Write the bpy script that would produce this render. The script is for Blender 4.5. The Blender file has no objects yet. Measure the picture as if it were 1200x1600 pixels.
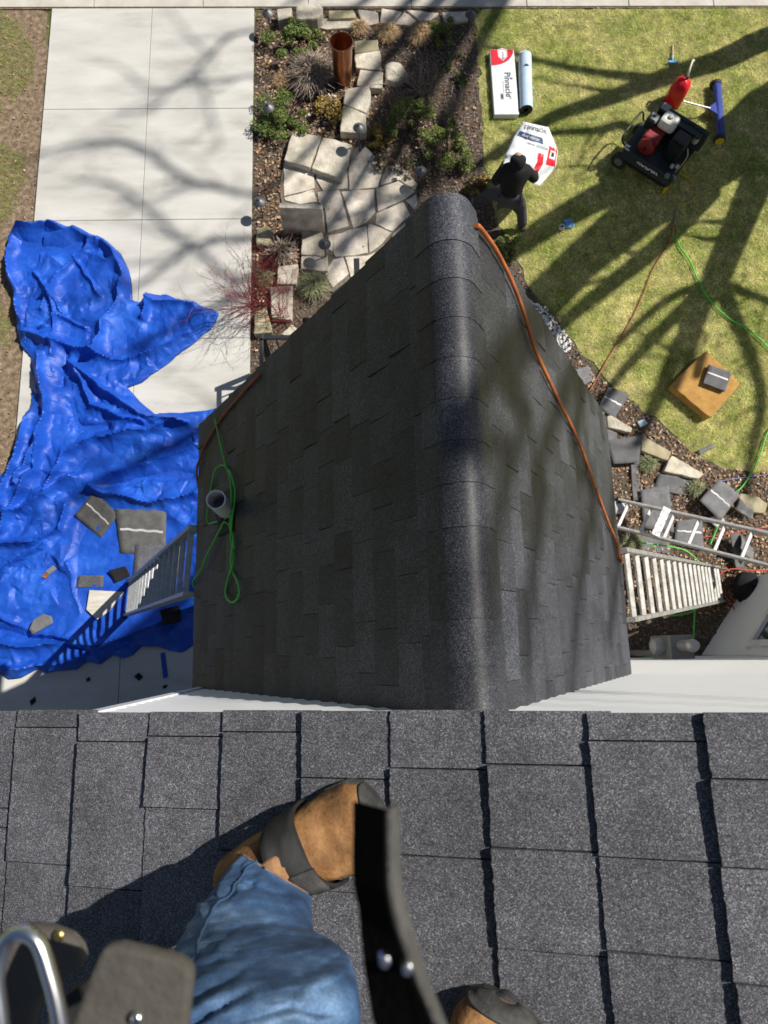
import bpy, math, random
import numpy as np
from mathutils import Vector, Matrix, noise as mnoise

random.seed(7)
RNG = np.random.default_rng(11)
scene = bpy.context.scene
COL = scene.collection

# ------------------------------------------------------------------ camera
F_PX, CAM_H = 1050.0, 8.75            # focal length in photo pixels (1200x1600), camera height
def _cam_axes():
    d = Vector((575-600, -(1016-800), -F_PX)).normalized()          # straight down, in camera space
    y = Vector((450-600, 800+4331, -F_PX)); y = (y - d*y.dot(d)).normalized()
    z = -d; x = y.cross(z)
    return Matrix((x, y, z))          # world <- camera
RC = _cam_axes()
cam_data = bpy.data.cameras.new('camera'); cam = bpy.data.objects.new('camera', cam_data)
COL.objects.link(cam); scene.camera = cam
cam_data.sensor_fit = 'VERTICAL'; cam_data.sensor_height = 32.0; cam_data.lens = F_PX/1600*32.0
cam_data.clip_start = 0.02; cam_data.clip_end = 2000
cam.matrix_world = Matrix.Translation((0, 0, CAM_H)) @ RC.to_4x4()
cam_data.dof.use_dof = True; cam_data.dof.focus_distance = 1.7; cam_data.dof.aperture_fstop = 7.0

# ------------------------------------------------------------------ light
SUN_EL, SUN_AZ = math.radians(49), math.radians(23)     # azimuth measured from +X towards +Y
SUN = Vector((math.cos(SUN_EL)*math.cos(SUN_AZ), math.cos(SUN_EL)*math.sin(SUN_AZ), math.sin(SUN_EL)))
world = bpy.data.worlds.new('World'); scene.world = world; world.use_nodes = True
nt = world.node_tree; nt.nodes.clear()
sky = nt.nodes.new('ShaderNodeTexSky'); sky.sky_type = 'NISHITA'; sky.sun_disc = False
sky.sun_elevation = SUN_EL; sky.sun_rotation = math.radians(90) - SUN_AZ
bg = nt.nodes.new('ShaderNodeBackground'); bg.inputs[1].default_value = 0.046
wo = nt.nodes.new('ShaderNodeOutputWorld')
nt.links.new(sky.outputs[0], bg.inputs[0]); nt.links.new(bg.outputs[0], wo.inputs[0])
sd = bpy.data.lights.new('sun', 'SUN'); sd.energy = 5.0; sd.angle = math.radians(0.53); sd.color = (1, .95, .87)
so = bpy.data.objects.new('sun', sd); COL.objects.link(so)
so.rotation_euler = SUN.to_track_quat('Z', 'Y').to_euler(); so.location = (12, 8, 20)
vs = scene.view_settings; vs.view_transform = 'Standard'; vs.look = 'None'; vs.gamma = 1; vs.use_curve_mapping = False
vs.exposure = 0.33

# ------------------------------------------------------------------ photo pixel -> place
CP = Vector((0, 0, CAM_H))
def ray(px, py): return RC @ Vector((px-600, -(py-800), -F_PX))
def P(px, py, z=0.0):
    r = ray(px, py); return CP + r*((z-CAM_H)/r.z)
def plane_hit(px, py, o, n):
    r = ray(px, py); return CP + r*((o-CP).dot(n)/r.dot(n))
def P2(px, py): p = P(px, py); return (p.x, p.y)
def lift(px, py, z, z0=0.02):                       # a point whose shadow falls on that ground spot
    g = P(px, py, z0); return g + SUN*((z-z0)/SUN.z)

# main roof plane (rake edge at RAKE_Y, rising to +X), entry roof
RX0, RZ0, RPH, EXPO, RAKE_Y = -0.6386, 7.450, math.radians(20.2), 0.143, -0.090
RS = Vector((math.cos(RPH), 0, math.sin(RPH))); RN = Vector((-math.sin(RPH), 0, math.cos(RPH)))
RO = Vector((RX0, 0, RZ0))
def roof_z(x): return RZ0 + (x-RX0)*math.tan(RPH)
def PR(px, py, off=0.0): return plane_hit(px, py, RO + Vector((0, 0, off)), RN)
WALL_Y = -0.20
EZ_R, EX_R, EZ_E, EX_L, EX_RT, EY_F = 6.86, 0.30, 4.60, -1.04, 1.585, 1.46
ER = Vector((EX_R, 0, EZ_R))
SL = (ER - Vector((EX_L, 0, EZ_E))); LEN_L = SL.length; SL.normalize(); NL = Vector((-SL.z, 0, SL.x))
SR = (ER - Vector((EX_RT, 0, EZ_E))); LEN_R = SR.length; SR.normalize(); NR = Vector((SR.z, 0, -SR.x))
if NR.z < 0: NR = -NR
if NL.z < 0: NL = -NL
def PEL(px, py, off=0.0): return plane_hit(px, py, ER + NL*off, NL)
def PER(px, py, off=0.0): return plane_hit(px, py, ER + NR*off, NR)

# ------------------------------------------------------------------ helpers
class MB:
    def __init__(s): s.v = []; s.f = []
    def add(s, vs_, fs):
        b = len(s.v); s.v += [tuple(v) for v in vs_]; s.f += [tuple(i+b for i in f) for f in fs]; return s
    def box(s, c, size, rot=None, top=1.0):
        h = Vector(size)/2; pts = []
        for z in (-1, 1):
            k = top if z > 0 else 1.0
            for (x, y) in ((-1,-1), (1,-1), (1,1), (-1,1)):
                v = Vector((x*h.x*k, y*h.y*k, z*h.z))
                if rot is not None: v = rot @ v
                pts.append(v + Vector(c))
        return s.add(pts, [(3,2,1,0), (4,5,6,7), (0,1,5,4), (1,2,6,5), (2,3,7,6), (3,0,4,7)])
    def bar(s, a, b, w, h, up=(0,0,1)):
        a, b = Vector(a), Vector(b); x = (b-a); L = x.length; x.normalize()
        y = Vector(up).cross(x)
        if y.length < 1e-4: y = Vector((0,1,0)).cross(x)
        y.normalize(); z = x.cross(y)
        R = Matrix((x, y, z)).transposed()
        return s.box((a+b)/2, (L, w, h), R)
    def prism(s, poly, z0, z1, topz=None):
        n = len(poly)
        area = sum(poly[i][0]*poly[(i+1)%n][1]-poly[(i+1)%n][0]*poly[i][1] for i in range(n))
        if area < 0: poly = poly[::-1]
        pts = [(p[0], p[1], z0) for p in poly] + [(p[0], p[1], (z1 if topz is None else topz(p[0], p[1]))) for p in poly]
        return s.add(pts, [tuple(range(n-1, -1, -1)), tuple(range(n, 2*n))] + [(i, (i+1)%n, n+(i+1)%n, n+i) for i in range(n)])
    def tube(s, pts, r, n=8, cap=True):
        pts = [Vector(p) for p in pts]; m = len(pts)
        rr = [r]*m if isinstance(r, (int, float)) else list(r)
        ref = None; base = len(s.v); 
        for i, p in enumerate(pts):
            t = (pts[min(i+1, m-1)] - pts[max(i-1, 0)])
            if t.length < 1e-9: t = Vector((0, 0, 1))
            t.normalize()
            if ref is None:
                ref = Vector((0, 0, 1)) if abs(t.z) < .9 else Vector((1, 0, 0))
            ref = (ref - t*ref.dot(t))
            if ref.length < 1e-6: ref = t.orthogonal()
            ref.normalize(); bi = t.cross(ref)
            for k in range(n):
                a = 2*math.pi*k/n
                s.v.append(tuple(p + (ref*math.cos(a) + bi*math.sin(a))*rr[i]))
        for i in range(m-1):
            for k in range(n):
                s.f.append((base+i*n+k, base+i*n+(k+1)%n, base+(i+1)*n+(k+1)%n, base+(i+1)*n+k))
        if cap:
            s.f.append(tuple(base+k for k in range(n-1, -1, -1))); s.f.append(tuple(base+(m-1)*n+k for k in range(n)))
        return s
    def lathe(s, prof, c=(0,0,0), n=24, M=None):
        M = M or Matrix.Identity(3); c = Vector(c); base = len(s.v)
        for (r, z) in prof:
            for k in range(n):
                a = 2*math.pi*k/n
                s.v.append(tuple(c + M @ Vector((r*math.cos(a), r*math.sin(a), z))))
        m = len(prof)
        for i in range(m-1):
            for k in range(n):
                s.f.append((base+i*n+k, base+i*n+(k+1)%n, base+(i+1)*n+(k+1)%n, base+(i+1)*n+k))
        s.f.append(tuple(base+k for k in range(n-1, -1, -1))); s.f.append(tuple(base+(m-1)*n+k for k in range(n)))
        return s
    def grid(s, fn, nu, nv, closed_u=False):
        base = len(s.v); w = nu if closed_u else nu+1
        for j in range(nv+1):
            for i in range(w):
                s.v.append(tuple(fn(i/nu, j/nv)))
        for j in range(nv):
            for i in range(nu):
                i2 = (i+1) % w
                s.f.append((base+j*w+i, base+j*w+i2, base+(j+1)*w+i2, base+(j+1)*w+i))
        return s
    def build(s, name, m, parent=None, smooth=0, bevel=0, seg=2, solid=0, subd=0):
        off = wloc(parent)
        me = bpy.data.meshes.new(name)
        me.from_pydata([(v[0]-off.x, v[1]-off.y, v[2]-off.z) for v in s.v], [], s.f)
        me.validate(); me.update()
        me.materials.append(M_(m))
        if smooth:
            me.polygons.foreach_set('use_smooth', [True]*len(me.polygons))
            if smooth < 180: me.set_sharp_from_angle(angle=math.radians(smooth))
        o = bpy.data.objects.new(name, me); COL.objects.link(o)
        if parent: o.parent = parent
        if solid:
            md = o.modifiers.new('solid', 'SOLIDIFY'); md.thickness = solid; md.offset = 0
        if bevel:
            md = o.modifiers.new('bevel', 'BEVEL'); md.width = bevel; md.segments = seg; md.limit_method = 'ANGLE'; md.angle_limit = math.radians(40)
        if subd:
            md = o.modifiers.new('subd', 'SUBSURF'); md.levels = subd; md.render_levels = subd
        return o
def wloc(o):
    v = Vector((0, 0, 0))
    while o is not None: v = v + o.location; o = o.parent
    return v
def tag(o, label=None, cat=None, group=None, kind=None):
    if label: o['label'] = label
    if cat: o['category'] = cat
    if group: o['group'] = group
    if kind: o['kind'] = kind
    return o
def thing(name, label, cat, loc=(0,0,0), group=None):
    o = bpy.data.objects.new(name, None); COL.objects.link(o); o.location = loc
    o.empty_display_size = .1
    return tag(o, label, cat, group)
def fast_mesh(name, verts, faces_n, m, parent=None, k=3, smooth=False):
    """verts: (N*k,3) array, each k consecutive verts one face"""
    off = wloc(parent)
    verts = np.asarray(verts, dtype=np.float32).reshape(-1, 3) - np.array(off, dtype=np.float32)
    nf = len(verts)//k
    me = bpy.data.meshes.new(name)
    me.vertices.add(len(verts)); me.vertices.foreach_set('co', verts.ravel())
    me.loops.add(len(verts)); me.loops.foreach_set('vertex_index', np.arange(len(verts), dtype=np.int32))
    me.polygons.add(nf); me.polygons.foreach_set('loop_start', np.arange(0, len(verts), k, dtype=np.int32))
    me.update(calc_edges=True); me.validate()
    me.materials.append(M_(m))
    o = bpy.data.objects.new(name, me); COL.objects.link(o)
    if parent: o.parent = parent
    return o
def inside(poly, x, y):
    x = np.asarray(x); y = np.asarray(y); r = np.zeros(x.shape, bool); n = len(poly)
    for i in range(n):
        x1, y1 = poly[i]; x2, y2 = poly[(i+1)%n]
        c = ((y1 > y) != (y2 > y)) & (x < (x2-x1)*(y-y1)/((y2-y1) or 1e-9) + x1)
        r ^= c
    return r
def polydist(poly, x, y):
    d = np.full(x.shape, 1e9); n = len(poly)
    for i in range(n):
        d = np.minimum(d, segdist(poly[i], poly[(i+1)%n], x, y)[0])
    return d
def segdist(a, b, x, y):
    dx, dy = b[0]-a[0], b[1]-a[1]; L = dx*dx+dy*dy or 1e-9
    t = np.clip(((x-a[0])*dx+(y-a[1])*dy)/L, 0, 1)
    return np.hypot(x-a[0]-t*dx, y-a[1]-t*dy), t
def smoothpath(pts, k=6):
    pts = [Vector(p) for p in pts]; out = []
    for i in range(len(pts)-1):
        p0 = pts[max(i-1, 0)]; p1 = pts[i]; p2 = pts[i+1]; p3 = pts[min(i+2, len(pts)-1)]
        for j in range(k):
            t = j/k
            out.append(.5*((2*p1)+(p2-p0)*t+(2*p0-5*p1+4*p2-p3)*t*t+(3*p1-p0-3*p2+p3)*t**3))
    out.append(pts[-1]); return out
def rough_poly(poly, step=.07, amp=.012, seed=0, shrink=.02):
    r = random.Random(seed); out = []
    n = len(poly)
    for i in range(n):
        a = Vector(poly[i][:2]); b = Vector(poly[(i+1)%n][:2]); L = (b-a).length; m = max(1, int(L/step))
        nn = Vector((-(b-a).y, (b-a).x)).normalized() if L > 1e-6 else Vector((0, 0))
        for j in range(m):
            p = a.lerp(b, j/m)
            if j == 0:
                q = p + (Vector((sum(v[0] for v in poly)/n, sum(v[1] for v in poly)/n))-p)*shrink
            else: q = p + nn*r.uniform(-amp, amp)
            out.append((q.x, q.y))
    return out

# ------------------------------------------------------------------ materials
MATS = {}
def M_(m): return MATS[m] if isinstance(m, str) else m
def lin(h):
    if isinstance(h, str):
        c = [int(h[i:i+2], 16)/255 for i in (0, 2, 4)]
        return tuple((v/12.92 if v <= .04045 else ((v+.055)/1.055)**2.4) for v in c) + (1,)
    return tuple(h)[:3] + (1,)
def mk(name, cols, rough=.7, scale=8.0, detail=5, bump=0.0, bscale=None, metal=0.0, island=0.0, objrand=0.0,
       fine=None, spec=.4, dist=.01, stretch=None, coat=0, trans=0, big=None):
    """cols: list of (position, colour) for a noise ramp or one colour"""
    m = bpy.data.materials.new(name); m.use_nodes = True; N = m.node_tree.nodes; L = m.node_tree.links
    b = N['Principled BSDF']; b.inputs['Roughness'].default_value = rough; b.inputs['Metallic'].default_value = metal
    b.inputs['Specular IOR Level'].default_value = spec
    if coat: b.inputs['Coat Weight'].default_value = coat
    if trans: b.inputs['Transmission Weight'].default_value = trans
    geo = N.new('ShaderNodeNewGeometry')
    vec = geo.outputs['Position']
    if stretch:
        mp = N.new('ShaderNodeMapping'); mp.inputs['Scale'].default_value = stretch
        L.new(vec, mp.inputs['Vector']); vec = mp.outputs[0]
    def noise(sc, det=5):
        n = N.new('ShaderNodeTexNoise'); n.inputs['Scale'].default_value = sc; n.inputs['Detail'].default_value = det
        n.inputs['Roughness'].default_value = .6
        L.new(vec, n.inputs['Vector']); return n.outputs[0]
    if not isinstance(cols, list): cols = [(.35, tuple(c*.88 for c in lin(cols)[:3])), (.65, tuple(min(1, c*1.1) for c in lin(cols)[:3]))]
    ramp = N.new('ShaderNodeValToRGB'); el = ramp.color_ramp.elements
    while len(el) < len(cols): el.new(.5)
    for e, (p, c) in zip(el, cols): e.position = p; e.color = lin(c)
    fac = noise(scale, detail)
    if island:
        mx = N.new('ShaderNodeMix'); mx.data_type = 'FLOAT'; mx.inputs[0].default_value = island
        L.new(fac, mx.inputs[2]); L.new(geo.outputs['Random Per Island'], mx.inputs[3]); fac = mx.outputs[0]
    L.new(fac, ramp.inputs[0]); col = ramp.outputs[0]
    def mult(col, val_socket, lo, hi):
        mr = N.new('ShaderNodeMapRange'); mr.inputs[3].default_value = lo; mr.inputs[4].default_value = hi
        L.new(val_socket, mr.inputs[0])
        mx = N.new('ShaderNodeMix'); mx.data_type = 'RGBA'; mx.blend_type = 'MULTIPLY'; mx.inputs[0].default_value = 1
        L.new(col, mx.inputs[6]); L.new(mr.outputs[0], mx.inputs[7]); return mx.outputs[2]
    if fine:                                   # (scale, lo, hi): fine multiplicative grain
        n = noise(fine[0], 3); mr = N.new('ShaderNodeMapRange'); mr.inputs[1].default_value = .3; mr.inputs[2].default_value = .7
        L.new(n, mr.inputs[0]); col = mult(col, mr.outputs[0], fine[1], fine[2])
    if big:
        n = noise(big[0], 3); mr = N.new('ShaderNodeMapRange'); mr.inputs[1].default_value = .3; mr.inputs[2].default_value = .7
        L.new(n, mr.inputs[0]); col = mult(col, mr.outputs[0], big[1], big[2])
    if objrand:
        oi = N.new('ShaderNodeObjectInfo'); col = mult(col, oi.outputs['Random'], 1-objrand, 1+objrand)
    L.new(col, b.inputs['Base Color'])
    if bump:
        bn = N.new('ShaderNodeBump'); bn.inputs['Strength'].default_value = bump; bn.inputs['Distance'].default_value = dist
        L.new(noise(bscale or scale*4, 6), bn.inputs['Height']); L.new(bn.outputs[0], b.inputs['Normal'])
    MATS[name] = m; return m

def mk_shingle(name, gs, light=.18, rnd=.28, base=1.0, mid=1.0, bump=.7, rough=.8, spec=.35, tint=(1, 1, 1)):
    m = bpy.data.materials.new(name); m.use_nodes = True; N = m.node_tree.nodes; L = m.node_tree.links
    b = N['Principled BSDF']; b.inputs['Roughness'].default_value = rough; b.inputs['Specular IOR Level'].default_value = spec
    geo = N.new('ShaderNodeNewGeometry')
    def noise(sc, det=2, ro=.5):
        n = N.new('ShaderNodeTexNoise'); n.inputs['Scale'].default_value = sc; n.inputs['Detail'].default_value = det
        n.inputs['Roughness'].default_value = ro; L.new(geo.outputs['Position'], n.inputs['Vector']); return n.outputs[0]
    vor = N.new('ShaderNodeTexVoronoi'); vor.inputs['Scale'].default_value = gs; L.new(geo.outputs['Position'], vor.inputs['Vector'])
    sep = N.new('ShaderNodeSeparateColor'); L.new(vor.outputs['Color'], sep.inputs[0])
    ramp = N.new('ShaderNodeValToRGB'); el = ramp.color_ramp.elements
    for _ in range(3): el.new(.5)
    for e, (p, c) in zip(el, [(0, (.010, .011, .013)), (.45, (.019*mid, .0195*mid, .022*mid)), (.78, (.042, .043, .048)), (.93, (.065, .066, .071)), (1, (light, light, light))]):
        e.position = p; e.color = tuple(v*base*k_ for v, k_ in zip(c, tint)) + (1,)
    L.new(sep.outputs[0], ramp.inputs[0]); col = ramp.outputs[0]
    def mult(col, s, a, c, lo, hi):
        mr = N.new('ShaderNodeMapRange'); mr.inputs[1].default_value = a; mr.inputs[2].default_value = c
        mr.inputs[3].default_value = lo; mr.inputs[4].default_value = hi; L.new(s, mr.inputs[0])
        mx = N.new('ShaderNodeMix'); mx.data_type = 'RGBA'; mx.blend_type = 'MULTIPLY'; mx.inputs[0].default_value = 1
        L.new(col, mx.inputs[6]); L.new(mr.outputs[0], mx.inputs[7]); return mx.outputs[2]
    col = mult(col, noise(6, 4, .6), .3, .7, .8, 1.25)
    col = mult(col, noise(45, 3), .3, .7, .85, 1.15)
    oi = N.new('ShaderNodeObjectInfo'); col = mult(col, oi.outputs['Random'], 0, 1, 1-rnd, 1+rnd)
    # scuffs
    sc = noise(14, 6, .7); mr = N.new('ShaderNodeMapRange'); mr.inputs[1].default_value = .70; mr.inputs[2].default_value = .80; L.new(sc, mr.inputs[0])
    mr.inputs[4].default_value = .22
    mx = N.new('ShaderNodeMix'); mx.data_type = 'RGBA'; mx.inputs[7].default_value = (.16, .16, .165, 1)
    L.new(mr.outputs[0], mx.inputs[0]); L.new(col, mx.inputs[6]); col = mx.outputs[2]
    L.new(col, b.inputs['Base Color'])
    bn = N.new('ShaderNodeBump'); bn.inputs['Strength'].default_value = bump; bn.inputs['Distance'].default_value = .0016
    L.new(sep.outputs[1], bn.inputs['Height']); L.new(bn.outputs[0], b.inputs['Normal'])
    MATS[name] = m

mk_shingle('shingle', 760, light=.105, rnd=.13, base=2.95, mid=1.4, rough=.72, tint=(1.02, 1.0, 1.0))
mk_shingle('shingle_far', 330, light=.085, rnd=.38, base=1.40, mid=1.15, bump=.45, rough=.48, spec=.38, tint=(.95, .985, 1.10))
mk('asphalt_cut', (.012, .012, .013), .9)
mk('shingle_back', [(.3, (.10, .10, .105)), (.7, (.17, .17, .175))], .8, 9, bump=.3, bscale=300, dist=.002, objrand=.3)
mk('seal_strip', (.45, .45, .47), .35)
mk('siding', [(.3, (.86, .88, .90)), (.7, (.90, .91, .93))], .45, 3)
mk('trim', (.78, .79, .8), .4)
mk('stucco', (.55, .52, .48), .9, bump=.3)
mk('foundation', (.30, .29, .27), .9, bump=.4)
mk('concrete', [(.28, (.40, .39, .355)), (.42, (.50, .488, .45)), (.55, (.545, .532, .495)), (.75, (.585, .572, .535))], .85, 1.9, 12, bump=.15, bscale=60, fine=(190, .88, 1.06), big=(.8, .9, 1.05), stretch=(.55, 2.0, 1))
mk('walk', [(.3, (.43, .40, .35)), (.7, (.56, .53, .47))], .9, 4, 8, bump=.3, bscale=70, fine=(220, .85, 1.1))
mk('soil', [(.3, (.09, .062, .04)), (.5, (.20, .145, .095)), (.7, (.34, .255, .175))], .95, 14, 8, bump=.8, bscale=50, dist=.02)
mk('mulch_ground', [(.3, (.045, .033, .024)), (.55, (.12, .09, .066)), (.75, (.25, .19, .145))], .95, 26, 8, bump=1, bscale=70, dist=.02)
mk('turf', [(.3, (.05, .07, .018)), (.5, (.11, .115, .035)), (.7, (.20, .175, .075))], .95, 4.0, 12, bump=.8, bscale=90, dist=.02)
mk('blade', [(.30, (.15, .30, .03)), (.42, (.42, .55, .10)), (.51, (.76, .74, .26)), (.61, (.97, .88, .54))], .7, 1.5, 12, island=.28, spec=.3, big=(7, .62, 1.32))
mk('blade_green', [(.2, (.18, .28, .05)), (.5, (.35, .42, .10)), (.8, (.60, .56, .24))], .7, 3, 6, island=.5, spec=.25)
mk('chips', [(.2, (.05, .035, .026)), (.45, (.13, .09, .068)), (.7, (.25, .19, .15)), (.9, (.45, .38, .31))], .9, 4, 3, island=.75)
mk('litter', [(.2, (.14, .065, .03)), (.45, (.32, .17, .08)), (.7, (.50, .33, .19)), (.9, (.66, .53, .38))], .85, 4, 3, island=.75)
mk('limestone', [(.3, (.42, .37, .28)), (.5, (.58, .53, .43)), (.7, (.68, .63, .54))], .9, 6, 9, bump=.7, bscale=40, dist=.02, big=(5, .66, 1.12), fine=(130, .85, 1.08), objrand=.08)
mk('limestone_mossy', [(.3, (.24, .22, .13)), (.55, (.40, .35, .22)), (.75, (.52, .46, .33))], .9, 7, 8, bump=.6, bscale=45, fine=(130, .8, 1.1), objrand=.1)
mk('flag', [(.3, (.48, .41, .33)), (.5, (.60, .54, .45)), (.7, (.68, .62, .54))], .85, 5, 9, bump=.5, dist=.015, big=(5, .72, 1.1), bscale=40, fine=(150, .9, 1.06), objrand=.09)
mk('pebble', [(.2, (.45, .45, .45)), (.5, (.7, .7, .7)), (.8, (.85, .85, .83))], .6, 4, 2, island=.8)
mk('copper', [(.3, (.30, .12, .06)), (.5, (.48, .22, .12)), (.7, (.60, .32, .19))], .36, 9, 5, metal=1, stretch=(1, 1, .25))
mk('lamp_metal', (.13, .13, .135), .5, metal=.6)
mk('black_iron', (.02, .022, .024), .45)
mk('bark', [(.3, (.05, .04, .03)), (.7, (.12, .10, .08))], .95, 20, bump=.8)
mk('aluminium', [(.3, (.38, .39, .40)), (.7, (.52, .53, .54))], .42, 20, metal=.5, fine=(60, .8, 1.05))
mk('aluminium_worn', [(.3, (.24, .23, .21)), (.55, (.36, .35, .325)), (.75, (.50, .49, .46))], .5, 14, metal=.3, fine=(90, .75, 1.1))
mk('ladder_foot', (.03, .03, .03), .8)
mk('pvc', (.62, .63, .64), .4)
mk('pvc_in', (.20, .21, .22), .7)
mk('hose_green', (.07, .55, .06), .4); mk('hose_orange', [(.3, (.22, .06, .02)), (.6, (.46, .13, .03))], .6, 12)
mk('hose_rust', (.30, .09, .03), .55); mk('hose_red', (.45, .06, .03), .5); mk('hose_yellow', (.5, .36, .03), .5); mk('cord_blue', (.16, .16, .34), .5)
mk('brass', (.5, .36, .12), .35, metal=1)
mk('black_rubber', [(.3, (.016, .016, .017)), (.7, (.035, .035, .037))], .7, 40, bump=.2)
mk('black_paint', (.014, .015, .016), .35); mk('black_panel', (.02, .03, .032), .45)
mk('grey_plastic', (.30, .30, .30), .5); mk('grey_metal', (.20, .215, .22), .45, metal=.3)
mk('engine_red', (.20, .012, .015), .45); mk('tank_white', (.66, .66, .58), .35)
mk('can_red', (.62, .008, .02), .38); mk('spout', (.62, .60, .42), .45)
mk('blue_paint', (.03, .05, .26), .35); mk('yellow_paint', (.62, .42, .02), .45); mk('orange_paint', (.55, .2, .03), .5)
mk('handle_steel', (.6, .6, .58), .35, metal=.8); mk('handle_wood', (.50, .36, .19), .6); mk('hammer_blue', (.13, .36, .62), .4)
mk('foam', [(.3, (.36, .19, .05)), (.6, (.46, .26, .075)), (.8, (.52, .31, .11))], .95, 10, 7, bump=.5, bscale=90, fine=(60, .8, 1.08))
mk('wrap_white', [(.3, (.62, .64, .66)), (.7, (.76, .77, .78))], .4, 6, bump=.5, bscale=14, dist=.01)
mk('wrap_red', (.56, .02, .035), .4); mk('ink_dark', (.03, .035, .05), .5); mk('ink_blue', (.04, .07, .16), .5); mk('ink_grey', (.30, .32, .35), .5)
mk('ink_white', (.75, .75, .75), .5); mk('ink_silver', (.42, .43, .44), .5)
mk('roll_blue', [(.3, (.42, .55, .68)), (.7, (.52, .64, .76))], .45, 6, bump=.3)
mk('wood_white', [(.3, (.42, .39, .33)), (.7, (.62, .59, .53))], .8, 5, 8, stretch=(1, 6, 1))
mk('skin', (.45, .26, .18), .6); mk('hair', (.02, .015, .012), .7)
mk('cloth_black', (.007, .007, .008), .9, bump=.4, bscale=30); mk('cloth_grey', (.06, .062, .066), .9, bump=.4, bscale=30)
mk('boot_grey', (.07, .07, .075), .7); mk('shirt', (.10, .11, .13), .9)
mk('glass', (.03, .04, .05), .05, spec=.8); mk('meter_glass', (.30, .32, .33), .15)
mk('dried_leaf', (.30, .12, .05), .8)
mk('paint_splash', [(.42, (.35, .35, .34)), (.5, (.82, .82, .80))], .5, 22, 6)
mk('joint_sand', [(.3, (.10, .085, .065)), (.7, (.22, .19, .15))], .95, 30, 6, bump=.5)

def thin_leaf(name, amount=.45):
    m = MATS[name]; N = m.node_tree.nodes; L = m.node_tree.links; b = N['Principled BSDF']
    t = N.new('ShaderNodeBsdfTranslucent'); mx = N.new('ShaderNodeMixShader'); mx.inputs[0].default_value = amount
    L.new(b.inputs['Base Color'].links[0].from_socket, t.inputs['Color'])
    L.new(b.outputs[0], mx.inputs[1]); L.new(t.outputs[0], mx.inputs[2])
    L.new(mx.outputs[0], [n for n in N if n.type == 'OUTPUT_MATERIAL'][0].inputs['Surface'])
thin_leaf('blade', .42); thin_leaf('blade_green', .42)
mk('shingle_dull', [(.3, (.055, .055, .052)), (.7, (.10, .10, .095))], .85, 9, bump=.3, bscale=300, dist=.002, objrand=.2)
mk('lawn_soil', [(.3, (.13, .15, .04)), (.5, (.28, .27, .09)), (.7, (.46, .39, .19))], .95, 5.0, 12, bump=.8, bscale=90, dist=.02, big=(1.2, .8, 1.15))
mk('aluminium_bright', [(.3, (.50, .50, .49)), (.7, (.74, .74, .73))], .5, 14, metal=.05, fine=(90, .7, 1.1))

# ================================================================== SETTING
GZ = 0.0
g = MB(); g.add([(-400, -400, 0), (400, -400, 0), (400, 400, 0), (-400, 400, 0)], [(0, 1, 2, 3)])
tag(g.build('ground', 'turf'), kind='structure')

def sheet(name, poly, z, m, seed=0, amp=.03, step=.15):
    poly = rough_poly(poly, step, amp, seed)
    b = MB(); n = len(poly)
    b.prism(poly, z-.02, z)
    return tag(b.build(name, m), kind='structure')

LAWN_EDGE = [(742, 45), (748, 110), (752, 200), (757, 270), (768, 330), (790, 375), (812, 420), (838, 470), (868, 500), (893, 535), (925, 570),
             (955, 608), (990, 632), (1022, 655), (1062, 692), (1112, 728), (1200, 742), (1330, 745)]
bedpoly = [(-1.53, 9.86), (0, 9.86), P2(738, 15)] + [P2(*q) for q in LAWN_EDGE] + [(8.0, WALL_Y-.3), (-1.53, WALL_Y-.3)]
sheet('garden_bed', bedpoly, .006, 'mulch_ground', 3)
LEFTBED = [P2(-120, 12), P2(78, 14), P2(60, 330), P2(48, 560), P2(10, 760), (-4.72, -1), (-7.5, -1), P2(-220, 560), P2(-180, 330), P2(-150, 180), P2(-120, 60)]
sheet('dirt_verge', LEFTBED, .005, 'soil', 4, amp=.06)

# driveway: slabs with joints
DX0, DX1, DXM = -4.64, -1.535, P(228, 250).x
drive = MB(); drive.box(((DX0+DX1)/2, 2.0, .008), (DX1-DX0-.02, 15.7, .036)); drive = tag(drive.build('driveway', 'soil'), kind='structure')
ys = [9.83, 8.015, 6.155, 4.30, 2.44, .58, -1.28, -3.2, -5.8]
for j in range(len(ys)-1):
    for (xa, xb) in ((DX0, DXM), (DXM, DX1)):
        b = MB(); gq = .0035
        zt = .052 + random.uniform(-.0015, .0015)
        b.box(((xa+xb)/2, (ys[j]+ys[j+1])/2, zt/2), (xb-xa-2*gq, ys[j]-ys[j+1]-2*gq, zt))
        b.build('slab', 'concrete', drive, bevel=.005, seg=2)
# sidewalk
walk = MB(); walk.box((0, 10.80, .008), (40, 1.9, .03)); walk = tag(walk.build('sidewalk', 'soil'), kind='structure')
xs = [-20, -8.4, P(-30, 8).x, P(148, 8).x, P(318, 8).x, P(482, 8).x, P(642, 2).x, P(822, 8).x, P(981, 8).x, P(1113, 8).x, P(1290, 8).x, 8.6, 20]
for i in range(len(xs)-1):
    b = MB(); b.box(((xs[i]+xs[i+1])/2, 10.78, .02), (xs[i+1]-xs[i]-.012, 1.82, .04)); b.build('slab', 'walk', walk, bevel=.006)
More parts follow.
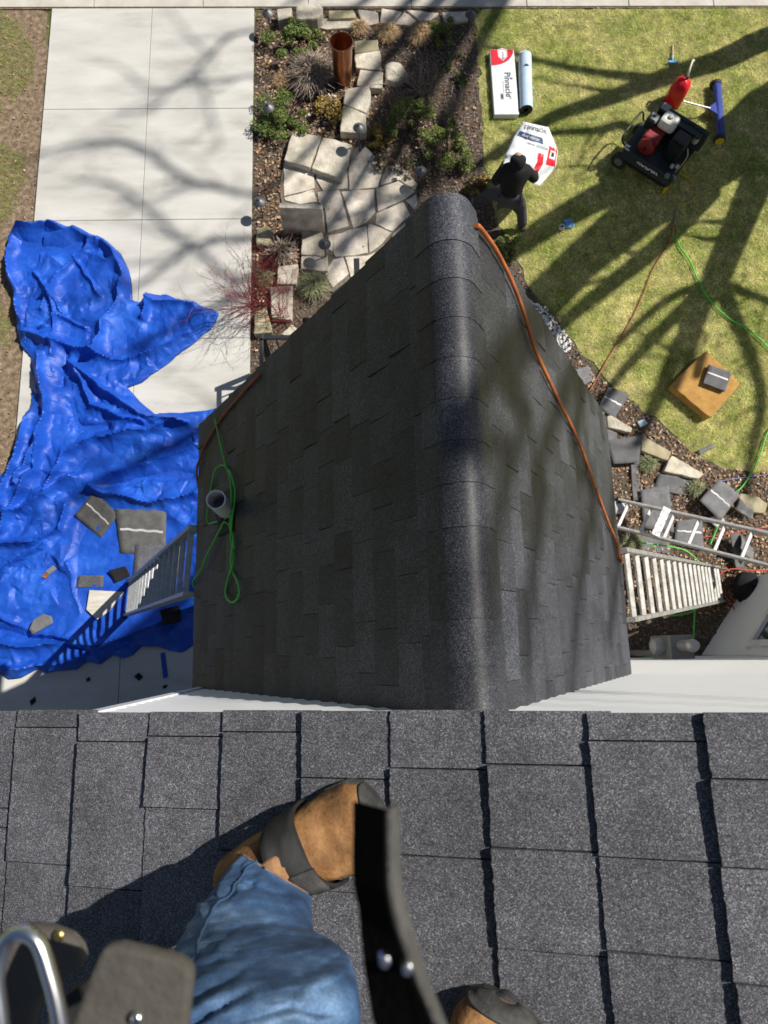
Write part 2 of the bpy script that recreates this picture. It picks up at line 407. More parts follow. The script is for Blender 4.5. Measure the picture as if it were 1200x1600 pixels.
# patio flagstones
PAT = [P2(440, 250), P2(560, 235), P2(650, 285), P2(655, 330), P2(560, 430), P2(520, 460), P2(470, 440), P2(500, 390), P2(440, 325)]
patio = sheet('patio', PAT + [], .030, 'joint_sand', 8)
flags = [
 [(444,258),(490,262),(492,297),(444,310)], [(492,262),(543,270),(543,297),(505,302),(495,285)], [(444,312),(490,299),(496,318),(470,322),(446,316)],
 [(496,303),(530,300),(536,318),(545,356),(512,366),(508,330),(498,318)],
 [(545,262),(570,232),(600,262),(590,296),(546,300)], [(533,302),(584,298),(586,334),(572,350),(552,360),(540,320)],
 [(588,298),(622,286),(648,302),(632,314),(590,334)], [(602,264),(622,258),(652,290),(648,300),(624,284),(594,292)],
 [(634,316),(650,306),(652,320),(646,330)], [(588,336),(630,318),(641,338),(612,364),(586,352)], [(576,352),(584,354),(612,366),(596,384),(577,398),(574,360)],
 [(520,372),(545,362),(573,356),(575,398),(556,402),(524,404),(521,398)], [(513,370),(536,366),(522,384),(519,396),(514,392)],
 [(521,408),(536,404),(545,430),(520,452),(508,430)], [(539,404),(574,402),(600,392),(590,420),(548,436)],
 [(614,368),(642,342),(700,360),(640,420),(600,400)], [(596,402),(640,422),(660,500),(560,500),(548,440),(590,424)],
 [(548,240),(565,228),(560,250),(548,262)]]
for i, fl in enumerate(flags):
    po = [P2(*q) for q in fl]
    b = MB(); b.prism(rough_poly(po, .09, .006, i+20, .004), .0, .045+random.uniform(-.005, .005)); b.build('flagstone', 'flag', patio, bevel=.006)

# grass blades
def blades(name, x, y, m, h=(.015, .038), w=.007, parent=None, z=0.0):
    n = len(x); hh = RNG.uniform(h[0], h[1], n); a = RNG.uniform(0, 2*np.pi, n); le = RNG.uniform(.9, 2.4, n)*hh
    a2 = RNG.uniform(0, 2*np.pi, n); wx, wy = np.cos(a2)*w/2, np.sin(a2)*w/2
    v = np.empty((n, 3, 3), np.float32)
    v[:, 0] = np.stack([x-wx, y-wy, np.full(n, z)], 1); v[:, 1] = np.stack([x+wx, y+wy, np.full(n, z)], 1)
    v[:, 2] = np.stack([x+np.cos(a)*le, y+np.sin(a)*le, z+hh], 1)
    return fast_mesh(name, v, n, m, parent)
lawn_poly = [P2(*q) for q in LAWN_EDGE] + [P2(1330, 10), P2(742, 14)]
sheet('lawn', [P2(*q) for q in LAWN_EDGE] + [P2(2600, 745), P2(2600, 10), P2(742, 14)], .010, 'lawn_soil', 12, .03)
N = 420000
x = RNG.uniform(.8, 7.6, N); y = RNG.uniform(1.4, 10.0, N)
k = inside(lawn_poly, x, y); d = polydist(lawn_poly, x, y)
nz = np.sin(x*9+np.sin(y*7)*2)*np.sin(y*11+np.sin(x*5)*2)
k &= (d > .05*(1+nz)) ; x, y = x[k], y[k]
tag(blades('lawn_grass', x, y, 'blade', z=.008), 'short green and straw coloured lawn grass right of the entry roof', 'grass', kind='stuff')
N = 110000
x = RNG.uniform(-7.4, -4.6, N); y = RNG.uniform(.5, 10, N)
pz = np.array([mnoise.noise(Vector((a*1.1, b*1.0, 3.3))) for a, b in zip(x, y)])
k = (x < -5.15+.25*np.sin(y*3.1)) & (pz > -.32) | (pz > .12) & (x < -4.85); k &= (y < 9.85)
tag(blades('verge_grass', x[k], y[k], 'blade_green', h=(.02, .05)), 'patchy green grass on the dirt verge left of the driveway', 'grass', kind='stuff')

# litter of chips and leaves
def scatter(name, poly, n, size, m, z=.012, excl=(), lift_=.02, aspect=.35, seed=1, label=None, cat=None, dens=None):
    r = np.random.default_rng(seed)
    xs_ = [p[0] for p in poly]; ys_ = [p[1] for p in poly]
    x = r.uniform(min(xs_), max(xs_), n); y = r.uniform(min(ys_), max(ys_), n); k = inside(poly, x, y)
    for e in excl: k &= ~inside(e, x, y)
    if dens is not None: k &= dens(x, y, r)
    x, y = x[k], y[k]; n = len(x)
    s = r.uniform(size[0], size[1], n); a = r.uniform(0, 2*np.pi, n); asp = r.uniform(aspect*.5, aspect*1.6, n)
    ux, uy = np.cos(a)*s, np.sin(a)*s; vx, vy = -np.sin(a)*s*asp, np.cos(a)*s*asp
    zt = r.uniform(0, lift_, n); t1 = r.uniform(-.5, .5, n)*s; t2 = r.uniform(-.5, .5, n)*s*.5
    v = np.empty((n, 4, 3), np.float32); zz = z+zt+np.abs(t1)+np.abs(t2)
    for i, (su, sv) in enumerate(((-1,-1), (1,-1), (1,1), (-1,1))):
        v[:, i] = np.stack([x+su*ux+sv*vx, y+su*uy+sv*vy, zz+su*t1+sv*t2], 1)
    return tag(fast_mesh(name, v, n, m, None, 4), label, cat, kind='stuff')
exd = [PAT]
scatter('mulch_chips', bedpoly, 90000, (.005, .018), 'chips', excl=exd, seed=2, label='dark brown wood mulch chips over the garden beds', cat='mulch')
gardpoly = [P2(402, 30), P2(740, 45), P2(750, 280), P2(640, 300), P2(440, 480), P2(396, 560)]
scatter('leaf_litter', gardpoly, 11000, (.007, .021), 'litter', excl=exd, aspect=.6, seed=3, label='dry brown and orange fallen leaves on the garden bed', cat='leaves',
        dens=lambda x, y, r: r.uniform(0, 1, x.shape) < np.clip(1.25-np.abs(x+.75)*.8, .12, 1))
sidepoly = [P2(900, 560), P2(1000, 640), P2(1110, 730), P2(1330, 745), P2(1330, 900), P2(1100, 960), P2(960, 960)]
scatter('patio_leaves', PAT, 50, (.005, .012), 'litter', z=.052, aspect=.6, seed=15, lift_=.005, label='few dry leaves blown onto the flagstone patio', cat='leaves')
scatter('side_leaves', sidepoly, 7000, (.006, .018), 'litter', aspect=.6, seed=5, label='dry leaves among the shingle scraps by the right eave', cat='leaves')
scatter('verge_debris', LEFTBED, 3000, (.004, .016), 'litter', z=.006, aspect=.5, seed=6, label='small twigs and dry leaves on the dirt verge', cat='debris')
scatter('lawn_debris', lawn_poly, 420, (.006, .014), 'litter', z=.03, aspect=.5, seed=9, label='few fallen leaves caught in the lawn', cat='leaves')

# white pebbles beside the entry roof
pb = MB(); r = random.Random(5)
pp = [P2(*q) for q in [(825, 470), (850, 480), (870, 505), (896, 540), (880, 556), (850, 530), (828, 500)]]
cnt = 0
while cnt < 420:
    px, py = r.uniform(820, 900), r.uniform(465, 560); q = P(px, py)
    if not inside(pp, np.array([q.x]), np.array([q.y]))[0]: continue
    s = r.uniform(.010, .026); cnt += 1
    M = Matrix.Rotation(r.uniform(0, 6), 3, 'Z') @ Matrix.Diagonal((1, r.uniform(.6, .9), .6))
    pb.lathe([(s*.55, -s*.8), (s, -s*.1), (s*.75, s*.6), (s*.2, s*.95)], (q.x, q.y, .012+r.uniform(0, .02)), 6, M)
tag(pb.build('white_pebbles', 'pebble', smooth=60), 'patch of white pebbles between lawn edge and the entry roof', 'pebbles', kind='stuff')

# ================================================================== HOUSE
house = thing('house', 'white sided house with dark shingle roofs seen from the roof above', 'house', (0, 0, 0))
wall = MB(); X1 = 6.5; XC = -.95
wall.prism([(XC, -8), (X1, -8), (X1, WALL_Y-.02), (XC, WALL_Y-.02)], .0, 7.2); 
wall.add([(XC, WALL_Y-.02, 7.2), (X1, WALL_Y-.02, 7.2), (X1, WALL_Y-.02, 7.6), (2.6, WALL_Y-.02, 8.5), (XC, WALL_Y-.02, 7.25)], [(0, 1, 2, 3, 4)])
wall = wall.build('wall', 'foundation', house)
bh = .112; z = .30
proto = None
while z < 8.3:
    xa = XC; xb = X1
    zt = z+bh
    lim = zt - 7.18
    if zt > 7.2:                                   # gable: shorten under the roof slopes
        xa = max(XC, RX0 + (zt-RZ0+.14)/math.tan(RPH)); xb = min(X1, 2.6+(8.6-zt)*2.7)
    if xb-xa < .3: break
    b = MB()
    yb = WALL_Y
    b.add([(xa, yb-.02, z), (xb, yb-.02, z), (xb, yb+.014, z), (xa, yb+.014, z), (xa, yb-.02, zt), (xb, yb-.02, zt), (xb, yb+.001, zt), (xa, yb+.001, zt)],
          [(3,2,1,0), (4,5,6,7), (0,1,5,4), (1,2,6,5), (2,3,7,6), (3,0,4,7)])
    b.build('siding_board', 'siding', wall); z += bh-.004
b = MB(); b.box((XC-.015, WALL_Y-.04, 3.75), (.05, .12, 6.9)); b.build('corner_board', 'trim', wall)

# main roof slab and its shingles
rb = MB()
def roofslab(bld, s0, s1, y0, y1, t):
    a = RO + RS*s0; c = RO + RS*s1
    pts = []
    for h in (-t, -.002):
        for (q, yy) in ((a, y0), (c, y0), (c, y1), (a, y1)):
            p = q + RN*h; pts.append((p.x, yy, p.z))
    bld.add(pts, [(3,2,1,0), (4,5,6,7), (0,1,5,4), (1,2,6,5), (2,3,7,6), (3,0,4,7)])
SRIDGE = (2.6-RX0)/math.cos(RPH); SEAVE = (-1.3-RX0)/math.cos(RPH)
roofslab(rb, SEAVE, SRIDGE, -8, RAKE_Y-.012, .05)
pk = RO + RS*SRIDGE
rb.add([(pk.x, -8, pk.z-.002), (pk.x, RAKE_Y-.012, pk.z-.002), (7.0, RAKE_Y-.012, pk.z-1.62), (7.0, -8, pk.z-1.62)], [(0, 3, 2, 1)])
mroof = rb.build('main_roof', 'shingle', house)
tag(mroof, 'dark grey laminated shingle roof in the foreground')
b = MB(); a0 = RO + RS*SEAVE - RN*.1; c0 = RO + RS*SRIDGE - RN*.1
b.bar((a0.x, RAKE_Y-.04, a0.z), (c0.x, RAKE_Y-.04, c0.z), .022, .12, RN); b.build('rake_board', 'trim', house)

def shingle_piece(O, S, N_, u0, u1, s0, expo, t, m, parent, rnd, seg=.02, jit=.0012, ov=.03, tilt=0.0, name='shingle'):
    """slab on a roof plane: u along Y, s up the slope; the butt edge at s0 stands t proud"""
    n = max(3, int((u1-u0)/seg)); b = MB(); rows = []
    def pt(u, s, h): p = O + S*s + N_*h; return (p.x, u, p.z)
    e0, e1 = rnd.uniform(-.002, .002), rnd.uniform(-.002, .002)
    for i in range(n+1):
        f = i/n; u = u0+(u1-u0)*f; sj = s0 + e0*(1-f)+e1*f + rnd.uniform(-jit, jit); tt = t*(1+tilt*(f-.5)) + rnd.uniform(-jit, jit)*.4
        rows.append((pt(u, sj, -.001), pt(u, sj+jit*rnd.uniform(-.6, .6), tt), pt(u, s0+expo*.55, tt*.6+.001), pt(u, s0+expo+ov, .0012)))
    pts = [p for r_ in rows for p in r_]; fs = []
    for i in range(n):
        for j in range(3):
            a = i*4+j; fs.append((a, a+1, a+5, a+4))
    fs.append((0, 3, 2, 1)); e = n*4; fs.append((e, e+1, e+2, e+3))
    b.add(pts, fs); o = b.build(name, m, parent)
    return o
rnd = random.Random(21)
JOINTS = {-1: [1262, 1292], 0: [1136, 1349], 1: [1158, 1387], 2: [1150, 1262], 3: [1143, 1330], 4: [1215, 1392], 5: [1200, 1336], 6: [1194, 1325, 1482], 7: [1157, 1340, 1487], 8: [1215, 1352, 1530]}
XROW = {-1: 10, 0: 85, 1: 187, 2: 298, 3: 415, 4: 545, 5: 680, 6: 840, 7: 1010, 8: 1150}
for kx in range(-4, 24):
    s0 = kx*EXPO; edges = [RAKE_Y + rnd.uniform(-.003, .003)]
    if kx in JOINTS:
        for jy in JOINTS[kx]: edges.append(PR(XROW[kx], jy).y)
    while edges[-1] > -1.15: edges.append(edges[-1] - rnd.uniform(.13, .30))
    prev = 0
    for i in range(len(edges)-1):
        t = rnd.choice([.0075, .0105, .0085, .012]) 
        if abs(t-prev) < .0015: t += .002
        prev = t
        shingle_piece(RO, RS, RN, edges[i+1]+.0012, edges[i]-.0012, s0, EXPO, t, 'shingle', mroof, rnd, seg=.005, jit=.0009, tilt=rnd.uniform(-.3, .3))

# entry roof: two steep slopes with shingles, ridge caps
er = MB()
def slope_slab(bld, O, S, N_, s0, s1, y0, y1, t):
    a = O + S*s0; c = O + S*s1; pts = []
    for h in (-t, -.003):
        for (q, yy) in ((a, y0), (c, y0), (c, y1), (a, y1)):
            p = q + N_*h; pts.append((p.x, yy, p.z))
    bld.add(pts, [(3,2,1,0), (4,5,6,7), (0,1,5,4), (1,2,6,5), (2,3,7,6), (3,0,4,7)])
EL = Vector((EX_L, 0, EZ_E)); ERT = Vector((EX_RT, 0, EZ_E))
slope_slab(er, EL, SL, NL, 0, LEN_L-.16, WALL_Y+.004, EY_F-.012, .05); slope_slab(er, ERT, SR, NR, 0, LEN_R-.16, WALL_Y+.004, EY_F-.012, .05)
eroof = er.build('entry_roof', 'shingle_far', house); tag(eroof, 'steep dark shingled gable roof over the entry')
for (O, S, N_, LEN) in ((EL, SL, NL, LEN_L-.13), (ERT, SR, NR, LEN_R-.13)):
    k = 0; s = -.012
    while s < LEN-.03:
        e = min(EXPO*.985, LEN-s); yy = EY_F + rnd.uniform(-.004, .004); first = True; prev = 0
        while yy > WALL_Y+.02:
            w = rnd.uniform(.13, .30) if not first else rnd.uniform(.08, .28); first = False
            y2 = max(WALL_Y+.006, yy-w)
            if y2-WALL_Y < .07: y2 = WALL_Y+.006
            t = rnd.choice([.006, .0085, .011, .0075]); 
            if abs(t-prev) < .001: t += .003
            prev = t
            shingle_piece(O, S, N_, y2+.001, yy-.001, s+rnd.uniform(-.001, .001), e, t, 'shingle_far', eroof, rnd, seg=.05, jit=.0012, tilt=rnd.uniform(-.35, .35), ov=.02 if s+e < LEN-.05 else 0)
            yy = y2
        s += EXPO*.985; k += 1
# ridge caps: rounded over the ridge
def cap_profile(h):
    pts = []; leg = .07; rad = .078
    # circle tangent to both slopes
    nl, nr = NL, NR
    half = math.acos(max(-1, min(1, nl.dot(nr))))/2
    c = ER - Vector((0, 0, 1))*(rad/math.cos(half)) + Vector((0, 0, h*.6))
    aL = math.atan2(nl.z, nl.x); aR = math.atan2(nr.z, nr.x)
    pl = c + nl*(rad+h); pr = c + nr*(rad+h)
    pts.append(pl - SL*leg); pts.append(pl - SL*leg*.5)
    for i in range(13):
        a = aL + (aR-aL)*i/12; pts.append(c + Vector((math.cos(a), 0, math.sin(a)))*(rad+h))
    pts.append(pr - SR*leg*.5); pts.append(pr - SR*leg)
    return pts
CAPE = .135; yy = EY_F+.012
ncap = 0
while yy > WALL_Y+.03:
    y2 = max(WALL_Y+.004, yy-CAPE-.04)
    # each cap is overlapped by the next one nearer the wall: its front (street) edge lies low, its rear edge high
    b = MB(); A = cap_profile(.0102+.0015*rnd.random()); B_ = cap_profile(.0085); Cb = cap_profile(.007); n = len(A)
    j = [rnd.uniform(-.0015, .0015) for _ in range(n)]
    pts = [(p.x, y2+jj, p.z) for p, jj in zip(Cb, j)] + [(p.x, y2+jj, p.z) for p, jj in zip(A, j)] + [(p.x, yy, p.z) for p in B_] + [(p.x, yy, p.z-.01) for p in Cb]
    fs = []
    for r_ in range(3):
        for i in range(n-1): fs.append((r_*n+i, r_*n+i+1, (r_+1)*n+i+1, (r_+1)*n+i))
    b.add(pts, fs); b.build('ridge_cap', 'shingle_far', eroof, smooth=35); yy -= CAPE; ncap += 1
# entry walls, gable front, eave fascia
ew = MB(); ew.prism([(-.78, WALL_Y), (1.33, WALL_Y), (1.33, 1.22), (-.78, 1.22)], 0, 4.95)
ew.add([(-.78, 1.22, 4.95), (1.33, 1.22, 4.95), (.30, 1.22, 6.6)], [(0, 1, 2)]); ew = ew.build('entry_wall', 'stucco', house)
b = MB(); b.box((.28, 1.235, 1.25), (.98, .05, 2.1)); dr = b.build('door', 'black_panel', house, bevel=.008)
b = MB(); b.lathe([(.02, 0), (.03, .03), (.02, .06)], (.62, 1.26, 1.15), 12, Matrix.Rotation(-math.pi/2, 3, 'X')); b.build('door_knob', 'brass', dr, smooth=60)
b = MB(); b.box((.28, 1.62, .10), (1.7, .8, .2)); b.build('door_step', 'limestone', house, bevel=.01)
for xx, sg in ((EX_L+.03, 1), (EX_RT-.03, -1)):
    b = MB(); b.box((xx, (WALL_Y+EY_F)/2, EZ_E-.075), (.025, EY_F-WALL_Y-.04, .11)); b.build('fascia', 'trim', house)
for (O, S, N_, LEN) in ((EL, SL, NL, LEN_L), (ERT, SR, NR, LEN_R)):
    a0 = O + S*.02 - N_*.10; c0 = O + S*(LEN-.34) - N_*.10
    b = MB(); b.bar((a0.x, EY_F-.045, a0.z), (c0.x, EY_F-.045, c0.z), .022, .11, N_); b.build('rake_board', 'trim', house)
# plumbing vent on the left slope
vb = PEL(356, 799); vtop = min((((P(340, 778, vb.z+i*.005)-vb).to_2d().length, vb.z+i*.005) for i in range(20, 90)))[1]
# the pipe's own top is where the photo shows its mouth
b = MB(); prof = [(.051, vb.z-.12), (.051, vtop), (.044, vtop), (.044, vtop-.16)]
b.lathe(prof, (vb.x, vb.y, 0), 28); vp = b.build('vent_pipe', 'pvc', house, smooth=40); tag(vp, 'grey plastic vent pipe on the shaded slope')
b = MB(); b.lathe([(.0435, vtop-.15), (.0435, vtop-.149)], (vb.x, vb.y, 0), 20); b.build('pipe_inside', 'pvc_in', vp)
b = MB(); 
fo = PEL(356, 800); R = Matrix((SL, Vector((0, 1, 0)), NL)).transposed()
b.box(fo - SL*.0 + NL*.012, (.26, .24, .006), R); b.lathe([(.085, -.01), (.062, .05)], fo, 24, R); b.build('flashing_boot', 'black_rubber', vp, smooth=40)

# bay at the right: angled side wall with a window
bay_a = P(1097, 1033); bay_b = P(1172, 902)
ba = Vector((bay_a.x, WALL_Y+.016, 0)); bb = Vector((bay_b.x, bay_b.y, 0)); bd = (bb-ba).normalized(); bn = Vector((-bd.y, bd.x, 0))
BT = 3.6
bay = MB(); bay.prism([(ba.x, ba.y), (bb.x, bb.y), (bb.x+1.8, bb.y), (bb.x+2.5, ba.y)], 0, BT)
bay = bay.build('bay', 'siding', house, bevel=.006); tag(bay, 'white angled bay side wall with a window')
Rb = Matrix((bd, bn, Vector((0, 0, 1)))).transposed()
mid = (ba+bb)/2; Lb = (bb-ba).length
for (dx, zz, sx, sz) in ((0, 1.02, Lb*.86, .07), (0, 2.35, Lb*.8, .09), (-Lb*.38, 1.68, .08, 1.25), (Lb*.38, 1.68, .08, 1.25), (0, 1.68, Lb*.7, .035)):
    b = MB(); b.box(mid + bd*dx + bn*.022 + Vector((0, 0, zz)), (sx, .045, sz), Rb); b.build('window_frame', 'trim', bay, bevel=.004)
for dz in (-.31, .31):
    b = MB(); b.box(mid + bn*.006 + Vector((0, 0, 1.68+dz)), (Lb*.69, .012, .575), Rb); b.build('pane', 'glass', bay)
b = MB(); b.prism([(ba.x-.12, ba.y), (bb.x-.1, bb.y+.14), (bb.x+1.9, bb.y+.14), (bb.x+2.6, ba.y)], BT, BT+.12); b.build('bay_roof', 'shingle_far', bay)
# electric meter on the wall
mp = P(1062, 1006, 1.45)
em = thing('electric_meter', 'grey electric meter box on the shaded white wall by right ladder', 'meter', (mp.x, WALL_Y+.016, 1.1))
b = MB(); b.box((mp.x, (WALL_Y+mp.y)/2+.05, 1.25), (.26, mp.y-WALL_Y+.09, .5)); b.build('meter_box', 'grey_metal', em, bevel=.012)
b = MB(); b.lathe([(.09, 0), (.095, .05), (.085, .10), (.05, .125), (.01, .13)], (mp.x-.13, mp.y-.02, 1.30), 24, Matrix.Rotation(-math.pi/2, 3, 'Y')); b.build('meter_dial', 'meter_glass', em, smooth=40)
b = MB(); b.lathe([(.06, 1.5), (.06, 1.72), (.07, 1.74), (.05, 1.8), (.01, 1.81)], (mp.x, mp.y-.02, 0), 20); b.build('conduit_head', 'aluminium', em, smooth=40)
b = MB(); b.tube([(mp.x-.06, mp.y-.1, 0.02), (mp.x-.06, mp.y-.1, 1.02)], .035, 12); b.build('conduit', 'grey_metal', em, smooth=60)

# ================================================================== TARP
TO = [(22,362),(60,353),(110,357),(150,371),(185,391),(206,425),(210,470),(222,474),(235,460),(246,462),(280,468),(320,480),(348,493),(335,515),(316,530),(290,550),
      (255,578),(225,600),(202,608),(222,630),(246,650),(290,648),(345,640),(360,700),(372,800),(370,900),(340,990),(305,1018),(250,1018),(225,1018),(180,1032),(140,1042),(60,1054),(0,1062),
      (-70,1062),(-70,830),(-20,778),(14,735),(34,690),(50,640),(56,600),(50,560),(34,540),(28,500),(24,460),(10,425),(14,388)]
tpoly = rough_poly([P2(*q) for q in TO], .12, .012, 77)
RIDGES = [  # (amp, width, [(px,py)...])
 (.17,.075,[(30,368),(80,361),(120,364),(165,382),(195,412),(204,450)]), (-.10,.08,[(40,386),(75,396),(110,392),(140,384)]),
 (.07,.035,[(152,378),(128,410),(100,440),(70,488)]), (.12,.07,[(22,380),(18,410),(28,450),(36,500)]),
 (.10,.06,[(200,455),(190,480),(170,510),(155,560)]), (.11,.05,[(238,466),(232,490),(226,505)]), (.07,.05,[(235,478),(290,480),(340,494)]),
 (.08,.04,[(300,530),(250,556),(200,570),(150,560)]), (.10,.06,[(36,525),(80,540),(130,552),(160,560)]), (-.09,.06,[(110,556),(105,580),(100,605)]),
 (.13,.07,[(75,560),(72,600),(85,640),(70,700),(40,760)]), (.12,.06,[(115,570),(150,600),(190,630),(225,655),(300,668)]), (.09,.05,[(130,590),(150,640),(200,660),(230,665)]),
 (-.08,.07,[(115,640),(130,670),(170,670)]), (.13,.06,[(50,650),(45,700),(30,740),(10,790)]), (.12,.05,[(75,690),(65,740),(40,780),(10,830)]),
 (.11,.06,[(300,660),(230,680),(160,690),(110,720),(80,770)]), (.09,.05,[(310,700),(240,730),(180,745),(150,765)]), (-.08,.06,[(300,745),(230,750),(180,760)]),
 (.11,.05,[(150,766),(180,778),(240,790),(310,775)]), (.10,.05,[(0,810),(50,800),(90,770),(120,750)]), (.09,.04,[(110,790),(100,830),(60,850),(0,850)]),
 (.07,.04,[(0,900),(40,880),(80,850)]), (.08,.05,[(115,880),(120,930),(130,960)]), (.10,.06,[(300,940),(240,985),(160,1005),(70,1010),(0,1005)]),
 (.08,.05,[(250,1010),(200,1018),(140,1030),(60,1042),(0,1046)]), (.06,.04,[(0,960),(60,990),(130,1000)]), (-.06,.06,[(0,985),(80,1000),(140,1018)]),
 (.06,.04,[(90,560),(95,500),(85,460)]), (.05,.03,[(60,430),(90,470),(110,500)]), (.05,.03,[(120,400),(140,440),(165,470)]), (.05,.03,[(70,520),(100,500),(140,520)]),
]
FLAT = [P2(*q) for q in [(105,770),(180,770),(270,795),(310,830),(310,930),(230,985),(120,985),(40,1000),(20,960),(100,930)]]
def tarp_height(x, y, d):
    n = len(x)
    e = np.clip(d/.09, 0, 1); e = e*e*(3-2*e)
    w1 = np.empty(n); w2 = np.empty(n); w3 = np.empty(n); w4 = np.empty(n)
    for i in range(n):
        w1[i] = mnoise.noise(Vector((x[i]*1.7, y[i]*1.7, 1.5))); w2[i] = mnoise.noise(Vector((x[i]*1.7, y[i]*1.7, 7.5)))
        w3[i] = mnoise.noise(Vector((x[i]*4.5, y[i]*4.5, 3.1))); w4[i] = mnoise.noise(Vector((x[i]*3.1, y[i]*3.1, 13.1)))
    h = np.zeros(n)
    x0, x1, y0, y1 = x.min()-.3, x.max()+.3, y.min()-.3, y.max()+.3
    wx, wy = x + .05*w1 + .03*w3, y + .05*w2 + .03*w4
    for lev, (sp_, am, st) in enumerate(((.26, .085, (1.0, .55)), (.12, .040, (.7, 1.0)), (.055, .020, (1, .8)))):
        rg = np.random.default_rng(40+lev); nx_ = int((x1-x0)/(sp_*st[0])); ny_ = int((y1-y0)/(sp_*st[1]))
        gx_, gy_ = np.meshgrid(np.linspace(x0, x1, nx_), np.linspace(y0, y1, ny_))
        px_ = gx_.ravel()+rg.uniform(-.48, .48, gx_.size)*sp_*st[0]; py_ = gy_.ravel()+rg.uniform(-.48, .48, gx_.size)*sp_*st[1]
        if lev == 0: px_, py_ = px_*.9+py_*.12, py_
        pz_ = rg.uniform(0, 1, px_.size)**1.4*am
        from mathutils.geometry import delaunay_2d_cdt
        vs2, _, tr2, ov2, _, _ = delaunay_2d_cdt([Vector((a_, b_)) for a_, b_ in zip(px_, py_)], [], [], 0, 1e-6)
        zz = np.array([pz_[o_[0]] if o_ else 0 for o_ in ov2]); V2 = np.array([tuple(v) for v in vs2])
        hl = np.zeros(n); order = np.argsort(wx); sx = wx[order]
        for t_ in tr2:
            A_, B_, C_ = V2[t_[0]], V2[t_[1]], V2[t_[2]]
            lo, hi = np.searchsorted(sx, min(A_[0], B_[0], C_[0])), np.searchsorted(sx, max(A_[0], B_[0], C_[0]))
            if hi <= lo: continue
            ix = order[lo:hi]; qy = wy[ix]; k_ = (qy >= min(A_[1], B_[1], C_[1])) & (qy <= max(A_[1], B_[1], C_[1])); ix = ix[k_]
            if not len(ix): continue
            den = (B_[1]-C_[1])*(A_[0]-C_[0])+(C_[0]-B_[0])*(A_[1]-C_[1])
            if abs(den) < 1e-12: continue
            l1 = ((B_[1]-C_[1])*(wx[ix]-C_[0])+(C_[0]-B_[0])*(wy[ix]-C_[1]))/den; l2 = ((C_[1]-A_[1])*(wx[ix]-C_[0])+(A_[0]-C_[0])*(wy[ix]-C_[1]))/den; l3 = 1-l1-l2
            k_ = (l1 >= -1e-6) & (l2 >= -1e-6) & (l3 >= -1e-6)
            hl[ix[k_]] = (l1*zz[t_[0]]+l2*zz[t_[1]]+l3*zz[t_[2]])[k_]
        h += hl*(np.clip(.75+.8*w1, .3, 1.2) if lev == 1 else np.clip(.6+1.2*w2, .15, 1.2) if lev == 2 else 1)
    for amp, wd, pl in RIDGES:
        q = [P2(*p) for p in pl]; best = np.full(n, 1e9)
        for a, b in zip(q[:-1], q[1:]):
            best = np.minimum(best, segdist(a, b, x+.05*w3, y+.05*w4)[0])
        h += amp*1.35*np.exp(-(best/(wd*.8))**1.0)
    inf = inside(FLAT, x, y); fd = np.clip(polydist(FLAT, x, y)/.2, 0, 1)
    h = np.where(inf, h*(1-.72*fd), h)
    return .058 + .012*e + np.maximum(h, -.004)*(.25+.75*e) + .03*(1-e)*np.clip(w3+.3, 0, 1)
gs = .015
xs_ = np.array([p[0] for p in tpoly]); ys_ = np.array([p[1] for p in tpoly])
nx = int((xs_.max()-xs_.min())/gs)+3; ny = int((ys_.max()-ys_.min())/gs)+3
gx = xs_.min()-gs + np.arange(nx)*gs; gy = ys_.min()-gs + np.arange(ny)*gs
XX, YY = np.meshgrid(gx, gy); fx, fy = XX.ravel(), YY.ravel()
ins = inside(tpoly, fx, fy); dd = polydist(tpoly, fx, fy)
idx = -np.ones(nx*ny, int)
cell = ins.reshape(ny, nx)
use = np.zeros((ny, nx), bool)
full = cell[:-1, :-1] & cell[1:, :-1] & cell[:-1, 1:] & cell[1:, 1:]
part = cell[:-1, :-1] | cell[1:, :-1] | cell[:-1, 1:] | cell[1:, 1:]
use[:-1, :-1] |= part; use[1:, :-1] |= part; use[:-1, 1:] |= part; use[1:, 1:] |= part
sel = np.where(use.ravel())[0]; idx[sel] = np.arange(len(sel))
vx, vy = fx[sel].copy(), fy[sel].copy(); dsel = np.where(ins[sel], dd[sel], 0)
# pull the outside vertices onto the outline
out = np.where(~ins[sel])[0]
for o_ in out:
    best = (1e9, None)
    for i in range(len(tpoly)):
        a, b_ = tpoly[i], tpoly[(i+1) % len(tpoly)]
        dx, dy = b_[0]-a[0], b_[1]-a[1]; t = max(0, min(1, ((vx[o_]-a[0])*dx+(vy[o_]-a[1])*dy)/((dx*dx+dy*dy) or 1e-9)))
        q = (a[0]+t*dx, a[1]+t*dy); dq = (q[0]-vx[o_])**2+(q[1]-vy[o_])**2
        if dq < best[0]: best = (dq, q)
    vx[o_], vy[o_] = best[1]
vz = tarp_height(vx, vy, dsel)
vz = np.where(dsel < 1e-6, np.minimum(vz, .060+.05*np.clip(np.sin(vx*9)*np.sin(vy*11), 0, 1)), vz)
TARP = (vx, vy, vz)
def tarp_z(x, y, rad_=.20):
    d2 = (vx-x)**2+(vy-y)**2; k = d2 < rad_*rad_; return float(np.percentile(vz[k], 93))
jj, ii = np.where(part)
I = lambda j, i: idx[j*nx+i]
faces = np.stack([I(jj, ii), I(jj, ii+1), I(jj+1, ii+1), I(jj+1, ii)], 1)
tb = MB(); tb.v = list(map(tuple, np.stack([vx, vy, vz], 1))); tb.f = [tuple(int(k) for k in f) for f in faces]
m = mk('tarp_blue', [(.3, (.006, .05, .34)), (.55, (.010, .08, .47)), (.75, (.03, .14, .60))], .5, 3, 6, spec=.35, fine=(50, .9, 1.08))
N_, L_ = m.node_tree.nodes, m.node_tree.links
geo = N_.new('ShaderNodeNewGeometry'); hsum = None
